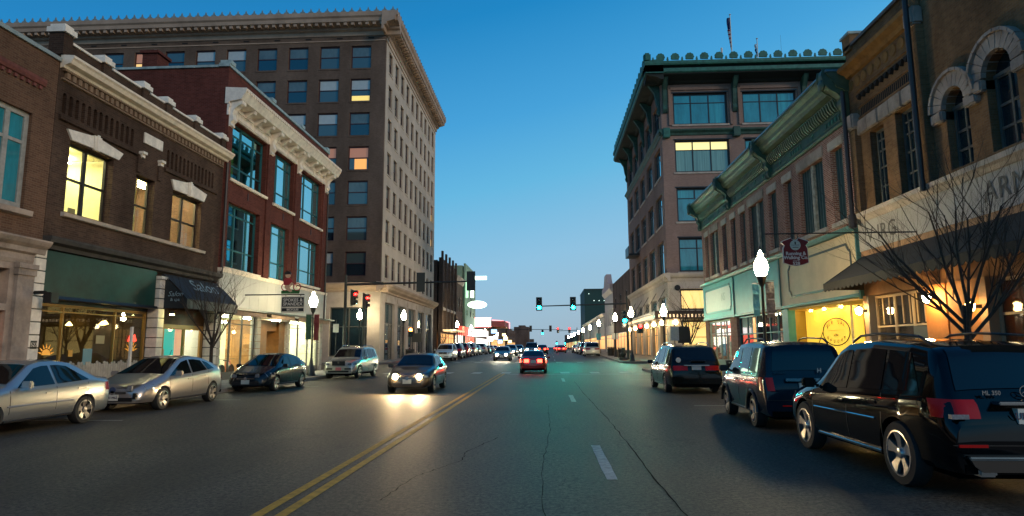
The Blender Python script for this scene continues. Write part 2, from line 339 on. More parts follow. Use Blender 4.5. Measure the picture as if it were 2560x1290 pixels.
crackline([(1.42, 4.5), (1.38, 9), (1.42, 15), (1.34, 22), (1.33, 33)], .011)
crackline([(-1.9, 7.4), (-1.75, 8.8), (-1.3, 10), (-1.35, 10.8), (-.9, 12.6)], .008)
crackline([(.0, 5), (-.1, 9), (.06, 14), (0, 20)], .005)
mh = MB().lathe((-3.9, 23.5, .004), [(.0, 0), (.36, 0), (.36, .006), (.3, .007), (0, .007)], 20).build('manhole_cover', pmat('cast_iron', (.02, .02, .02), .45, .8)); tag(mh, 'round iron manhole cover in the near left lane', 'manhole cover')
# ------------------------------------------------------------------ LEFT SIDE
def body(parent, fr, a0, a1, z1, depth, mat, z0=-.5, d=-.6, name='rear_wall'):
    mb = MB().box(fr, a0+.02, a1-.02, z1-.02, z1, -depth, d)                       # roof slab
    mb.box(fr, a0, a0+.3, z0, z1-.02, -depth, d); mb.box(fr, a1-.3, a1, z0, z1-.02, -depth, d); mb.box(fr, a0, a1, z0, z1, -depth-.3, -depth)
    return mb.build(name, mat, parent)
# --- L0 brick building with sandstone ground floor
b0 = root('brick_building', 'weathered brown brick building with sandstone ground floor, cut by the frame edge', 'building', (-20, 13, 0))
W0 = (15.4, 18.42, 5.98, 9.02)
wl = MB(); wall(wl, FL, 7.0, 19.28, 5.05, 11.15, [W0, (11, 14, 5.98, 9.02)], -.35, 0); wl.build('brick_wall', BR_L0, b0)
body(b0, FL, 7, 19.28, 11.1, 14, BR_L0, d=-.36)
cornice(FL, [(-.4, 11.15), (.07, 11.15), (.07, 11.28), (-.4, 11.34)], 7, 19.3, 'coping', pmat('tin_coping', (.25, .30, .29), .5, noise=.3), b0)
REDB = pmat('red_brick_band', (.15, .045, .035), .9, noise=.4, nscale=5)
cornice(FL, [(0, 10.02), (.06, 10.05), (.1, 10.16), (.1, 10.25), (0, 10.28)], 7, 18.75, 'brick_band', REDB, b0)
rep('brick_dentil', MB().box(FL, -.05, .05, -.1, 0, 0, .07), REDB, b0, [(0, 8+.24*i, 10.0) for i in range(45)])
PW = pmat('greyed_wood_frame', (.30, .30, .27), .7, noise=.3, nscale=5)
for (a0, a1, z0, z1) in (W0, (11, 14, 5.98, 9.02)):
    window(FL, a0, a1, z0, z1, b0, [.26, .745], [.68], .17, PW, PANE_T, rec=.16, fw=.16)
    cornice(FL, [(0, z0-.24), (.14, z0-.2), (.16, z0-.04), (-.1, z0)], a0-.1, a1+.22, 'sill', DIRTYSTONE, b0)
# curved glazing-bar curtain seen in the corner pane is left out; sandstone base
ops = [(16.2, 18.12, .15, 2.85), (16.2, 18.12, 3.05, 4.1), (9, 14, .9, 4.1)]
gl = MB(); wall(gl, FL, 7, 18.92, 0.0, 4.3, ops, -.5, .04); gl.build('sandstone_wall', DIRTYSTONE, b0)
cornice(FL, [(-.3, 4.3), (.06, 4.3), (.1, 4.42), (.1, 4.6), (.2, 4.66), (.22, 4.8), (.34, 4.9), (.42, 5.02), (.42, 5.07), (-.3, 5.07)], 7, 19.22, 'stone_cornice', DIRTYSTONE, b0)
MB().box(FL, 18.3, 18.92, .1, 3.95, .04, .16).box(FL, 18.26, 18.96, 3.95, 4.15, .04, .2).box(FL, 18.24, 18.98, 4.15, 4.3, .04, .24).build('pilaster', DIRTYSTONE, b0)
window(FL, 16.2, 18.12, 3.05, 4.1, b0, [], [], .08, PW, PANE_D, rec=.3, name='transom_window')
MB().box(FL, 17.75, 17.82, 3.1, 4.05, -.28, -.26).build('lit_edge_strip', emit('orange_edge_glow', (1, .38, .05), 1.2), b0)  # lit orange edge of the transom, painted as a glowing strip
dr = MB().box(FL, 16.2, 18.12, .15, 2.85, -.34, -.28).build('door', pmat('varnished_wood', (.16, .04, .015), .4, noise=.3), b0)
MB().box(FL, 17.3, 17.9, .9, 2.7, -.29, -.27).build('pane', emit('orange_lit_door_glass', (1, .33, .06), .35), dr)
# --- L1 dark brown brick building with arcaded frieze
b1 = root('brick_building', 'two storey sooty brown brick building with arcaded parapet, white cornice and three lit windows', 'building', (-20, 24.7, 0))
w1, w2, w3 = (20.06, 22.27, 6.26, 8.68), (23.62, 24.82, 6.22, 8.52), (26.1, 28.42, 6.18, 8.45)
n1 = [(19.56+.295*i, 19.56+.295*i+.165, 9.5, 10.2) for i in range(13)]; n2 = [(25.5+.305*i, 25.5+.305*i+.17, 9.35, 10.1) for i in range(13)]
mb = MB(); wall(mb, FL, 19.3, 30.2, 5.3, 11.95, [w1, w2, w3]+n1+n2, -.16, 0); wall(mb, FL, 19.3, 30.2, 5.3, 11.95, [w1, w2, w3], -.4, -.163); mb.build('brick_wall', BR_L1, b1)
for nn in (n1, n2):                                             # round heads and little ledges of the blind arcade
    mb = MB()
    for a0, a1, z0, z1 in nn:
        c = (a0+a1)/2; r = (a1-a0)/2
        for s in (-1, 1): mb.prism(FL, [(c+s*(r+.001), z1+.001)]+[(c+s*r*math.cos(t), z1-r+r*math.sin(t)) for t in [R(x) for x in (90, 60, 30, 0)]], -.13, -.002)
    tag(mb.build('arcade_head', BR_L1, b1), kind='stuff')
cornice(FL, [(0, 9.22), (.1, 9.25), (.1, 9.38), (0, 9.42)], 19.45, 23.5, 'arcade_ledge', BR_L1, b1)
cornice(FL, [(0, 9.1), (.1, 9.13), (.1, 9.24), (0, 9.28)], 25.35, 29.6, 'arcade_ledge', BR_L1, b1)
body(b1, FL, 19.3, 30.2, 11.0, 14, BR_L1, d=-.41)
cornice(FL, [(-.02, 10.96), (.12, 10.98), (.16, 11.06), (.34, 11.12), (.4, 11.24), (.46, 11.3), (.46, 11.38), (-.02, 11.42)], 19.32, 30.4, 'white_cornice', CREAMW, b1)
TANB = pmat('tan_terracotta', (.20, .13, .08), .85, noise=.3, nscale=6)
rep('dentil', MB().box(FL, -.075, .075, -.1, .1, 0, .1), TANB, b1, [(0, 19.62+.272*i, 10.78) for i in range(39)])
cornice(FL, [(0, 10.9), (.13, 10.9), (.13, 10.95), (0, 10.95)], 19.4, 30.1, 'moulding', TANB, b1)
cornice(FL, [(0, 10.58), (.08, 10.6), (.08, 10.65), (0, 10.67)], 19.4, 30.1, 'moulding', TANB, b1)
caps = [19.45, 21.4, 23.7, 25.3, 27.5, 29.95]
for i, a in enumerate(caps):
    h = .3 if i == 0 else .12
    MB().box(FL, a-.2, a+.2, 11.42, 12.0+h-.12, -.42, .1).build('parapet_pier', BR_L1, b1)
    c = MB().box(FL, a-.27, a+.27, 12.0+h-.12, 12.18+h-.12, -.48, .18).box(FL, a-.2, a+.2, 12.18+h-.12, 12.3+h-.12, -.42, .1).build('pier_cap', WHITE, b1)
for i in range(5): MB().prof(FL, [(-.4, 11.95), (.06, 11.95), (.06, 12.03), (-.4, 12.07)], caps[i]+.28, caps[i+1]-.28).build('parapet_coping', WHITE, b1)
def lintel(a0, a1, z0, z1, p, flare=.22):
    c = (a0+a1)/2; k = .14
    MB().prism(FL, [(a0, z0), (c-k, z0+.02), (c-k-.06, z1+.03), (a0-flare, z1-.12)], 0, .07).build('lintel_stone', WHITE, p)
    MB().prism(FL, [(c+k, z0+.02), (a1, z0), (a1+flare, z1-.12), (c+k+.06, z1+.03)], 0, .07).build('lintel_stone', WHITE, p)
    for j in (-1, 0, 1): MB().prism(FL, [(c+(j-.5)*.09, z0-.02), (c+(j+.5)*.09, z0-.02), (c+(j+.5)*.13, z1+.12-.05*abs(j)), (c+(j-.5)*.13, z1+.12-.05*abs(j))], 0, .12-.03*abs(j)).build('keystone', WHITE, p)
lintel(20.06, 22.45, 8.72, 9.15, b1); lintel(26.1, 28.5, 8.5, 9.02, b1)
MB().box(FL, 23.88, 25.1, 9.88, 10.3, 0, .05).build('stone_plaque', WHITE, b1)
for a in (23.78, 25.02): MB().box(FL, a-.13, a+.13, 9.35, 9.45, 0, .2).box(FL, a-.1, a+.1, 9.22, 9.35, 0, .13).build('bracket', WHITE, b1)
MB().box(FL, 23.55, 23.75, 8.6, 9.3, 0, .08).box(FL, 24.9, 25.1, 8.6, 9.2, 0, .08).build('brick_pilaster', BR_L1, b1)
cornice(FL, [(-.1, 6.05), (.13, 6.08), (.16, 6.2), (-.2, 6.25)], 19.92, 28.75, 'sill', STONE, b1)
WFR = pmat('dark_brown_window_frame', (.018, .014, .01), .5)
for (a0, a1, z0, z1), cc, rr in ((w1, [.5], [.5]), (w2, [], [.5]), (w3, [.5], [.5])): window(FL, a0, a1, z0, z1, b1, cc, rr, .13, WFR, GLS, rec=.3, fw=.07)
# the lit upstairs room
rm = MB()
ROOM = pmat('cream_room_wall', (.75, .66, .36), .8, noise=.1)
rm.box(FL, 19.5, 30.0, 5.9, 6.0, -6, -.41).box(FL, 19.5, 30.0, 6.0, 9.6, -6.1, -6).box(FL, 19.45, 19.5, 5.9, 9.6, -6, -.41).box(FL, 30, 30.05, 5.9, 9.6, -6, -.41).box(FL, 19.5, 30, 9.6, 9.65, -6, -.41)
rm.box(FL, 25.4, 25.5, 6, 9.6, -6, -1.2); rm.build('lit_room', ROOM, b1)
LAMPW = emit('fluorescent_tube', (1, .88, .52), 75)
for (y, d, l) in ((20.6, -1.6, .35), (21.8, -3.6, .35), (24.1, -1.8, .3), (24.6, -4.0, .3), (23.2, -3.2, .3)): MB().box(FL, y-l*1.3, y+l*1.3, 9.4, 9.45, d-.2, d+.2).build('ceiling_light', LAMPW, b1)
for y, d in ((26.6, -1.6), (28.6, -1.3), (28.9, -3.2), (26.8, -3.2)): MB().box(FL, y-.45, y+.45, 9.4, 9.45, d-.25, d+.25).build('ceiling_light', emit('added_warm_light', (1, .78, .46), 120), b1)  # extra fixtures added to brighten the right half of the room
MB().box(FL, 26.2, 29.5, 6.0, 9.4, -4.2, -4.1).build('orange_partition', pmat('orange_room_wall', (.60, .36, .17), .8), b1)
MB().box(FL, 23.2, 25.3, 6, 6.9, -3.3, -2.6).box(FL, 24.0, 24.35, 6.9, 7.3, -3.0, -2.95).build('office_desk', pmat('office_furniture', (.07, .06, .05), .5), b1)
mb = MB()
for _ in range(90):
    a = random.uniform(0, 6.28); r = random.uniform(.1, .5); h = random.uniform(.1, .9); c = Vector((XL-1.0, 26.75, 6.3)); p = c+Vector((math.cos(a)*r, math.sin(a)*r, h))
    mb.add([c+Vector((0, 0, h*.5)), p+Vector((.05, .03, .06)), p+Vector((0, .08, -.1))], [(0, 1, 2)])
pl = root('potted_plant', 'leafy green potted plant behind the lowest pane of the right lit upstairs window', 'plant', (XL-1, 26.75, 6.0))
mb.build('leaves', pmat('houseplant_leaf', (.03, .12, .03), .6), pl, recalc=False); MB().lathe((XL-1, 26.75, 6.0), [(.16, 0), (.2, .4)], 12).build('pot', GREY, pl)
# ground floor band, fixed teal panel, pillars, cafe and salon glazing
cornice(FL, [(-.3, 4.9), (.05, 4.92), (.08, 5.05), (.26, 5.12), (.3, 5.24), (.3, 5.3), (-.3, 5.32)], 19.3, 30.2, 'street_cornice', pmat('blackened_stone', (.05, .045, .04), .8, noise=.5, nscale=2), b1)
MB().box(FL, 19.36, 25.28, 3.42, 4.86, -.2, .05).build('sign_panel', pmat('dark_green_panel', (.008, .045, .036), .35, noise=.55, nscale=1.3), b1)
cornice(FL, [(0, 3.3), (.2, 3.32), (.16, 3.42), (0, 3.44)], 19.3, 25.3, 'panel_drip', BLACK, b1)
MB().box(FL, 19.3, 30.2, 3.42, 4.9, -.6, -.21).build('lintel_beam', BR_L1, b1)
blk = MB().box(FL, -.21, .21, .02, .385, -.3, .17).mesh('stone_block', WHITE, bevel=.012)
for a, n in ((19.12, 12), (25.6, 11), (30.0, 11)):
    for i in range(n):
        inst('stone_block', blk, b1, (0, a, .15+.4*i))
    MB().box(FL, a-.19, a+.19, .1, .15+.4*n, -.3, .145).build('pillar_core', BLACK, b1)
    MB().box(FL, a-.25, a+.25, .15+.4*n, .27+.4*n, -.3, .24).build('pillar_cap', WHITE, b1)
MB().box(FL, 19.0, 19.24, 1.72, 1.97, .17, .18).build('number_plate', pmat('dark_plate', (.03, .025, .02), .5), b1)
text('527', 'lettering', WHITE, b1, .17, (XL+.186, 19.12, 1.845), (0, 1, 0), (0, 0, 1))
WFG = pmat('brass_window_frame', (.35, .2, .05), .4, metal=.4)
def shop(parent, fr, a0, a1, z0, z1, muls, fmat, rec, tz=None, bar=.07):
    return window(fr, a0, a1, z0, z1, parent, [(m-a0)/(a1-a0) for m in muls], ([(tz-z0)/(z1-z0)] if tz else []), bar, fmat, GLS, rec=rec, name='shop_window')
shop(b1, FL, 19.4, 25.35, .55, 3.2, [20.85, 23.5], WFG, .35, 2.95)
MB().box(FL, 19.4, 25.35, .15, .55, -.4, -.3).build('stall_riser', DKMETAL, b1); MB().box(FL, 19.4, 25.35, 3.2, 3.42, -.6, -.3).build('soffit', DKMETAL, b1)
cafe = MB(); cafe.box(FL, 19.4, 25.35, .15, .2, -7, -.41).box(FL, 19.4, 25.35, .2, 3.4, -7.1, -7).box(FL, 19.35, 19.4, .15, 3.4, -7, -.41).box(FL, 25.35, 25.4, .15, 3.4, -7, -.41).box(FL, 19.4, 25.35, 3.4, 3.43, -7, -.61)
cafe.build('cafe_room', pmat('dim_cafe_wall', (.10, .06, .022), .8, noise=.3), b1)
for y, d in ((19.8, -1.2), (20.4, -2.8), (21.3, -4.5), (23.9, -1.0), (24.6, -1.6), (24.9, -3.2), (24.2, -4.8)):
    t = root('pendant_lamp', 'small glowing pendant lamp in the dim cafe, %s' % {19.8: 'nearest the left pillar', 20.4: 'second from the left pillar', 21.3: 'deep behind the left pane', 23.9: 'close behind the right pane', 24.6: 'above the right half sun', 24.9: 'nearest the middle pillar', 24.2: 'deepest of all behind the right pane'}[y], 'pendant lamp', (XL+d, y, 3.0), 'pendant lamps inside the cafe')
    MB().lathe((XL+d, y, 2.66), [(.02, .14), (.13, .0), (.02, -.02)], 10).build('lamp_shade', emit('cafe_lamp', (1, .62, .16), 14), t); MB().cyl((XL+d, y, 2.8), (XL+d, y, 3.4), .01).build('cord', BLACK, t)
def poster(y0, y1, z0, z1, mat, label, d=-.33, x=None, cat='poster'):
    return tag(MB().box(FL, y0, y1, z0, z1, d, d+.012).build('poster', mat), label, cat)
poster(19.4, 19.74, 1.5, 2.05, pmat('cream_print', (.5, .35, .2), .6), 'cream and red poster at the left end of the cafe window')
MB().box(FL, 19.42, 19.72, 1.52, 1.68, -.318, -.312).build('print', pmat('red_print', (.5, .05, .02), .6), bpy.data.objects['poster'])
poster(21.95, 22.4, 1.0, 1.72, pmat('pale_blue_print', (.16, .30, .33), .6), 'pale blue poster in the middle of the cafe window')
poster(22.55, 23.0, 1.9, 2.2, pmat('tan_print', (.40, .33, .16), .6), 'small tan notice in the cafe window beside the pale post')
poster(21.25, 21.45, 1.45, 1.68, pmat('amber_print', (.6, .3, .04), .5), 'small amber sticker on the dark cafe pane')
def sun_sign(yc, zc, s, label):
    t = root('sun_sign', label, 'window sign', (XL-.3, yc, zc)); pts = [(yc+s*.34*math.cos(R(a)), zc+s*.34*math.sin(R(a))) for a in range(0, 181, 15)]
    m = emit('amber_sun_paint', (1, .45, .06), .28)
    MB().prism(FL, pts, -.32, -.305).build('half_sun', m, t)
    for a in range(15, 180, 25):
        c, n = math.cos(R(a)), math.sin(R(a)); MB().prism(FL, [(yc+s*(.4*c-.05*n), zc+s*(.4*n+.05*c)), (yc+s*(.4*c+.05*n), zc+s*(.4*n-.05*c)), (yc+s*.68*c, zc+s*.68*n)], -.32, -.305).build('ray', m, t)
sun_sign(20.25, 1.52, .55, 'amber half sun painted on the left cafe pane'); sun_sign(24.55, 1.62, .6, 'amber half sun painted on the right cafe pane')
tag(MB().prism(FL, [(24.3, 2.0), (24.42, 2.25), (24.6, 2.2), (24.72, 2.28), (24.85, 2.02), (24.7, 1.98)], -.32, -.30).build('neon_sign', emit('red_neon', (1, .07, .04), 2.2)), 'small red neon sign above the right half sun in the cafe window', 'neon sign')
# low white plank fence before the cafe
fn = root('plank_fence', 'low weathered white plank fence in front of the cafe window', 'fence', (XL+.9, 21, .15))
for i in range(49):
    h = 1.12+.05*math.sin(i*1.9)+random.uniform(-.02, .02)
    MB().prism(FL, [(18.0+.122*i+.006, .17), (18.0+.122*i+.114, .17), (18.0+.122*i+.114, .15+h-.03), (18.0+.122*i+.06, .15+h), (18.0+.122*i+.006, .15+h-.03)], .9, .925).build('plank', pmat('weathered_white_plank', (.36, .33, .27), .8, noise=.35, nscale=4), fn)
MB().box(FL, 18, 24, .35, .43, .86, .898).box(FL, 18, 24, 1.0, 1.08, .86, .898).build('rail', WHITE, fn)
MB().box(FL, 22.55, 22.65, .15, 2.5, .93, 1.0).build('post', WHITE, fn)
# salon with awning
SAL = pmat('salon_teal_wall', (.05, .42, .36), .6)
shop(b1, FL, 25.85, 29.75, .6, 2.75, [26.6, 28.2], WFG, .35, None, .14)
MB().box(FL, 25.8, 29.8, .15, .6, -.42, -.3).build('stall_riser', DKMETAL, b1); MB().box(FL, 25.8, 29.8, 2.75, 3.42, -.5, -.3).build('fascia_board', pmat('brown_board', (.10, .045, .012), .6, noise=.4), b1)
sl = MB(); sl.box(FL, 25.8, 29.8, .15, .2, -5, -.41).box(FL, 25.8, 29.8, .2, 3.2, -5.1, -5).box(FL, 25.75, 25.8, .15, 3.2, -5, -.41).box(FL, 29.8, 29.85, .15, 3.2, -5, -.41).box(FL, 25.8, 29.8, 3.2, 3.23, -5, -.51); sl.build('salon_room', pmat('salon_wall', (.6, .55, .42), .7), b1)
MB().box(FL, 26.68, 28.05, .7, 2.7, -.7, -.66).build('teal_screen', emit('self_glowing_teal_panel', (.04, .50, .42), .75), b1)  # bright teal panel with emission in its own colour
MB().box(FL, 25.9, 26.5, 1.9, 2.7, -.7, -.66).build('teal_drape', SAL, b1)
MB().box(FL, 28.35, 29.3, .7, 2.7, -.95, -.9).build('coral_screen', emit('self_glowing_coral_panel', (.9, .42, .25), .8), b1)  # coral panel, likewise emissive in itself
MB().box(FL, 26.9, 27.3, 1.25, 1.7, -.65, -.64).build('notice', pmat('notice_card', (.6, .5, .4), .6), b1)
for y, d in ((26.3, -1.5), (27.2, -3), (28.8, -1.6), (29.0, -3.4)): MB().box(FL, y-.3, y+.3, 3.1, 3.15, d-.15, d+.15).build('ceiling_light', emit('salon_light', (1, .95, .8), 120), b1)
AWN = pmat('black_awning_canvas', (.012, .018, .022), .6, noise=.4, nscale=2, bump=.2, bscale=6)
aw = root('awning', 'black canvas awning with white script lettering over the salon, one side closed', 'awning', (XL+.5, 27.9, 3.4))
mb = MB(); rows = []
for i in range(9):
    t = i/8; a = 25.72+(30.1-25.72)*t; sag = .03*math.sin(t*math.pi*4)
    rows.append([FL(a, 4.82-(4.82-3.75)*s, .05+1.1*s+.05*math.sin(s*3.1)+sag*s) for s in [k/6 for k in range(7)]])
mb.grid(rows); mb.build('canopy', AWN, aw, smooth=60, recalc=False)
MB().prism(lambda d, z, e: (XL+d, 25.72+e, z), [(.02, 4.8), (1.15, 3.75), (1.15, 3.36), (.02, 3.36)], 0, .02).build('side_panel', AWN, aw)
MB().prism(lambda d, z, e: (XL+d, 30.08+e, z), [(.02, 4.8), (1.15, 3.75), (1.15, 3.36), (.02, 3.36)], 0, .02).build('side_panel', AWN, aw)
mb = MB().grid([[FL(25.72+4.38*i/24, z, 1.15+.025*math.sin(i*1.9+z*5)) for z in (3.76, 3.56, 3.36)] for i in range(25)]).build('valance', pmat('grey_awning_valance', (.12, .12, .10), .6, noise=.5, nscale=4), aw, smooth=60, recalc=False)
LET = pmat('pale_grey_lettering', (.30, .42, .45), .6)
dz = Vector((1.1, 0, -1.07)).normalized()
text('Salon', 'lettering', LET, aw, 1.0, (XL+.56, 28.0, 4.43), (0, 1, 0), -dz, shear=.35)
text('Salon', 'lettering', LET, aw, .30, (XL+.65, 25.69, 3.95), (1, 0, 0), (0, 0, 1), shear=.35)
text('& spa', 'lettering', LET, aw, .18, (XL+.65, 25.69, 3.72), (1, 0, 0), (0, 0, 1))
fl = root('wall_floodlight', 'small bright round floodlight under the black awning beside the block pillar', 'lamp', (XL+.5, 25.9, 3.1))
MB().lathe((XL+.45, 25.9, 3.12), [(.02, 0), (.11, .02), (.08, .12), (.02, .14)], 12).build('housing', BLACK, fl); MB().lathe((XL+.45, 25.9, 3.09), [(.02, 0), (.1, .005), (.08, .03)], 12).build('lens', emit('floodlight_lens', (1, .9, .35), 60), fl)
fl = root('wall_spotlight', 'black swivel spotlight fixed to the block pillar left of the teal panel', 'lamp', (XL+.3, 19.0, 3.4))
MB().box(FL, 18.9, 19.0, 3.4, 3.5, .17, .6).box(FL, 18.85, 19.2, 3.12, 3.45, .55, .8).build('housing', BLACK, fl, bevel=.02)
# --- L2 red brick building, bicycle shop
b2 = root('red_brick_building', 'three storey red brick building with bracketed white cornice above the bicycle shop', 'building', (-22, 37.7, 0))
W2 = [(30.9, 34.95, 10.32, 13.35), (36.15, 39.0, 10.2, 13.35), (40.35, 44.1, 10.1, 13.3), (30.75, 34.5, 5.75, 9.1), (35.85, 38.6, 5.75, 9.02), (40.0, 43.95, 5.9, 8.94)]
mb = MB(); wall(mb, FL, 30.2, 45.2, 5.55, 15.95, W2, -.42, 0); mb.build('brick_wall', BR_L2, b2)
for a0, a1 in ((30.25, 30.75), (35.05, 35.75), (39.15, 39.9), (44.25, 45.15)): MB().box(FL, a0, a1, 5.6, 13.6, .002, .09).build('brick_pier', BR_L2, b2)
MB().box(FL, 30.2, 30.5, -.3, 15.93, -22, -.43).build('side_wall', BR_L2, b2); MB().box(FL, 44.9, 45.2, -.3, 15.93, -22, -.43).build('side_wall', BR_L2, b2)
MB().box(FL, 30.5, 44.9, 15.2, 15.3, -22, -.43).box(FL, 30.5, 44.9, 0, 15.9, -22.3, -22).build('roof', GREY, b2)
PCOP = pmat('pale_green_coping', (.30, .38, .36), .5, noise=.4)
cornice(FL, [(-.5, 15.95), (.08, 15.95), (.08, 16.1), (-.5, 16.14)], 30.1, 45.3, 'parapet_coping', PCOP, b2); MB().box(FL, 30.12, 30.58, 15.93, 16.05, -22, -.52).build('parapet_coping', PCOP, b2)
for a in (30.4, 35.4, 40.0, 44.9): MB().box(FL, a-.25, a+.25, 16.1, 16.3, -.45, .12).build('coping_block', PCOP, b2)
cornice(FL, [(-.1, 14.0), (.1, 14.0), (.14, 14.1), (.75, 14.2), (.8, 14.3), (.86, 14.4), (.98, 14.62), (1.0, 14.78), (-.1, 14.85)], 30.15, 45.35, 'crown_cornice', WHITE, b2)
rep('cornice_bead', MB().box(FL, -.05, .05, 0, .14, .96, 1.02), CREAMW, b2, [(0, 30.3+.25*i, 14.6) for i in range(60)])
MB().box(FL, 30.2, 45.2, 13.42, 14.0, .003, .1).box(FL, 30.2, 45.2, 13.85, 14.0, .1, .16).build('frieze_board', WHITE, b2)
for i in range(13):
    a = 30.75+1.17*i
    if i in (0, 4, 8, 12): continue
    MB().prof(FL, [(.1, 13.8), (.25, 13.8), (.5, 14.0), (.66, 14.02), (.7, 14.18), (.1, 14.14)], a-.14, a+.14).build('bracket', WHITE, b2)
for a in (30.5, 35.35, 39.5, 44.7):
    MB().prof(FL, [(.09, 12.85), (.2, 12.9), (.16, 13.05), (.3, 13.2), (.24, 13.5), (.32, 13.75), (.55, 13.95), (.72, 14.0), (.74, 14.2), (.09, 14.2)], a-.22, a+.22).build('console', WHITE, b2, bevel=.02)
for (a0, a1) in ((31.0, 32.9), (33.1, 34.9), (36.0, 37.4), (37.6, 39.0), (40.1, 42.1), (42.3, 44.2)):
    MB().box(FL, a0, a1, 13.48, 13.53, .101, .135).box(FL, a0, a1, 13.74, 13.79, .101, .135).box(FL, a0, a0+.06, 13.53, 13.74, .101, .135).box(FL, a1-.06, a1, 13.53, 13.74, .101, .135).build('frieze_panel', WHITE, b2)
GREENWALL = emit('yellow_green_lit_curtain', (.22, .24, .02), .9)
for k, (a0, a1, z0, z1) in enumerate(W2):
    see = k in (0, 3)
    cc = [.36, .72] if k in (0, 3) else [.28, .72]
    window(FL, a0, a1, z0, z1, b2, cc, ([.26, .8] if k in (0, 1, 2) else [.3, .84]), .12, TEALBAR, (GLSR if see else PANE_M), rec=.3, fw=.09)
    cornice(FL, [(-.25, z0-.17), (.12, z0-.17), (.14, z0-.03), (-.25, z0+.02)], a0-.15, a1+.15, 'sill', CREAMW, b2)
    c = (a0+a1)/2
    if z0 > 9: MB().box(FL, c-.03, c+.03, z0-.75, z0-.35, 0, .03).build('wall_anchor', BLACK, b2)
MB().box(FL, 30.6, 35.2, 5.6, 13.6, -5.1, -5).box(FL, 30.6, 35.2, 9.5, 10.0, -5, -.45).box(FL, 35.2, 35.3, 5.6, 13.6, -5.1, -.45).build('dark_room', pmat('dark_room_wall', (.04, .05, .045), .8), b2)
MB().box(FL, 32.3, 33.3, 10.0, 12.6, -1.2, -1.1).build('lit_curtain', GREENWALL, b2)
for z in (6.9, 7.1, 8.3, 8.5): MB().box(FL, 31.0, 31.9, z, z+.05, -1.6, -1.2).build('shelf_light', emit('amber_room_light', (1, .5, .1), 5), b2)
MB().box(FL, 31, 32.2, 5.7, 9.0, -1.9, -1.8).build('wood_wall', pmat('amber_wood', (.35, .16, .04), .6), b2)
DP = pmat('downpipe_metal', (.03, .022, .02), .5)
MB().cyl((XL+.14, 30.32, 5.2), (XL+.14, 30.32, 10.9), .07).cyl((XL+.14, 45.05, 3.5), (XL+.14, 45.05, 13.6), .06).build('downpipe', DP, b2)
cornice(FL, [(-.2, 5.45), (.15, 5.45), (.18, 5.62), (-.2, 5.66)], 30.2, 45.5, 'fascia_cap', CREAMW, b2)
for i in range(14):
    a0 = 30.25+1.09*i; MB().box(FL, a0+.006, a0+1.084, 3.72, 5.45, -.05, .1).build('fascia_panel', pmat('pale_metal_fascia', (.42, .41, .37), .5, noise=.12, nscale=.7), b2)
MB().box(FL, 30.2, 45.6, 3.6, 3.7, -.3, .75).build('canopy_slab', BLACK, b2); MB().box(FL, 30.2, 45.2, 3.7, 5.5, -.45, -.06).build('lintel_beam', BR_L2, b2)
def valance(fr, a0, a1, z, d, mat, parent, h=.28, p=.2):
    mb = MB(); n = int((a1-a0)/p)
    for i in range(n):
        x0 = a0+(a1-a0)*i/n; x1 = a0+(a1-a0)*(i+1)/n; c = (x0+x1)/2
        mb.prism(fr, [(x0, z), (x1, z), (x1, z-h*.7), ((c+x1)/2, z-h*.93), (c, z-h), ((x0+c)/2, z-h*.93), (x0, z-h*.7)], d, d+.012)
    return mb.build('valance', mat, parent)
TANC = pmat('tan_valance_canvas', (.33, .22, .15), .8, noise=.3)
valance(FL, 31, 34.6, 3.6, .6, TANC, b2); valance(FL, 35.2, 38.6, 3.6, .6, TANC, b2); valance(FL, 39.2, 44.8, 3.6, .6, TANC, b2)
for a, n in ((34.85, 9), (38.95, 9), (44.75, 9), (30.45, 9)):
    for i in range(n): inst('stone_block', MB().box(FL, -.24, .24, .015, .375, -.3, .1).mesh('stone_block', pmat('cream_stone_block', (.46, .42, .34), .7, noise=.2), bevel=.012) if (a == 34.85 and i == 0) else bpy.data.meshes['stone_block.001'], b2, (0, a, .15+.385*i))
SWF = pmat('grey_shop_frame', (.06, .055, .05), .4)
shop(b2, FL, 30.75, 34.6, .45, 3.5, [31.9, 33.2], SWF, .1, 2.95, .06); shop(b2, FL, 39.2, 44.5, .45, 3.5, [40.9, 42.6], SWF, .1, 2.95, .06)
MB().box(FL, 30.7, 34.6, .15, .45, -.2, -.05).box(FL, 39.2, 44.5, .15, .45, -.2, -.05).build('stall_riser', SWF, b2)
sr = MB(); sr.box(FL, 30.7, 44.6, .13, .18, -8, -.16).box(FL, 30.7, 44.6, .18, 3.6, -8.1, -8).box(FL, 30.65, 30.7, .15, 3.6, -8, -.16).box(FL, 44.6, 44.65, .15, 3.6, -8, -.16).box(FL, 30.7, 44.6, 3.5, 3.55, -8, -.46); sr.build('shop_room', pmat('shop_wall', (.75, .70, .50), .7), b2)
for y in (31.6, 33.4, 36.5, 40.3, 42.1, 43.7):
    for d in (-1.3, -3.4, -5.6): MB().box(FL, y-.5, y+.5, 3.38, 3.42, d-.08, d+.08).build('ceiling_light', emit('shop_light', (1, .93, .68), 170), b2)
MB().box(FL, 35.12, 36.2, .15, 3.3, -1.9, -.05).box(FL, 37.9, 38.7, .15, 3.3, -1.9, -.05).box(FL, 36.2, 37.9, 2.7, 3.3, -1.9, -.2).build('doorway', pmat('orange_brown_wood', (.30, .13, .03), .5, noise=.3), b2)
dd = MB().box(FL, 36.2, 36.28, .15, 2.7, -1.95, -1.85).box(FL, 37.82, 37.9, .15, 2.7, -1.95, -1.85).box(FL, 36.28, 37.82, 2.6, 2.7, -1.95, -1.85).build('door', SWF, b2); MB().box(FL, 36.28, 37.82, .2, 2.6, -1.92, -1.9).build('pane', GLS, dd)
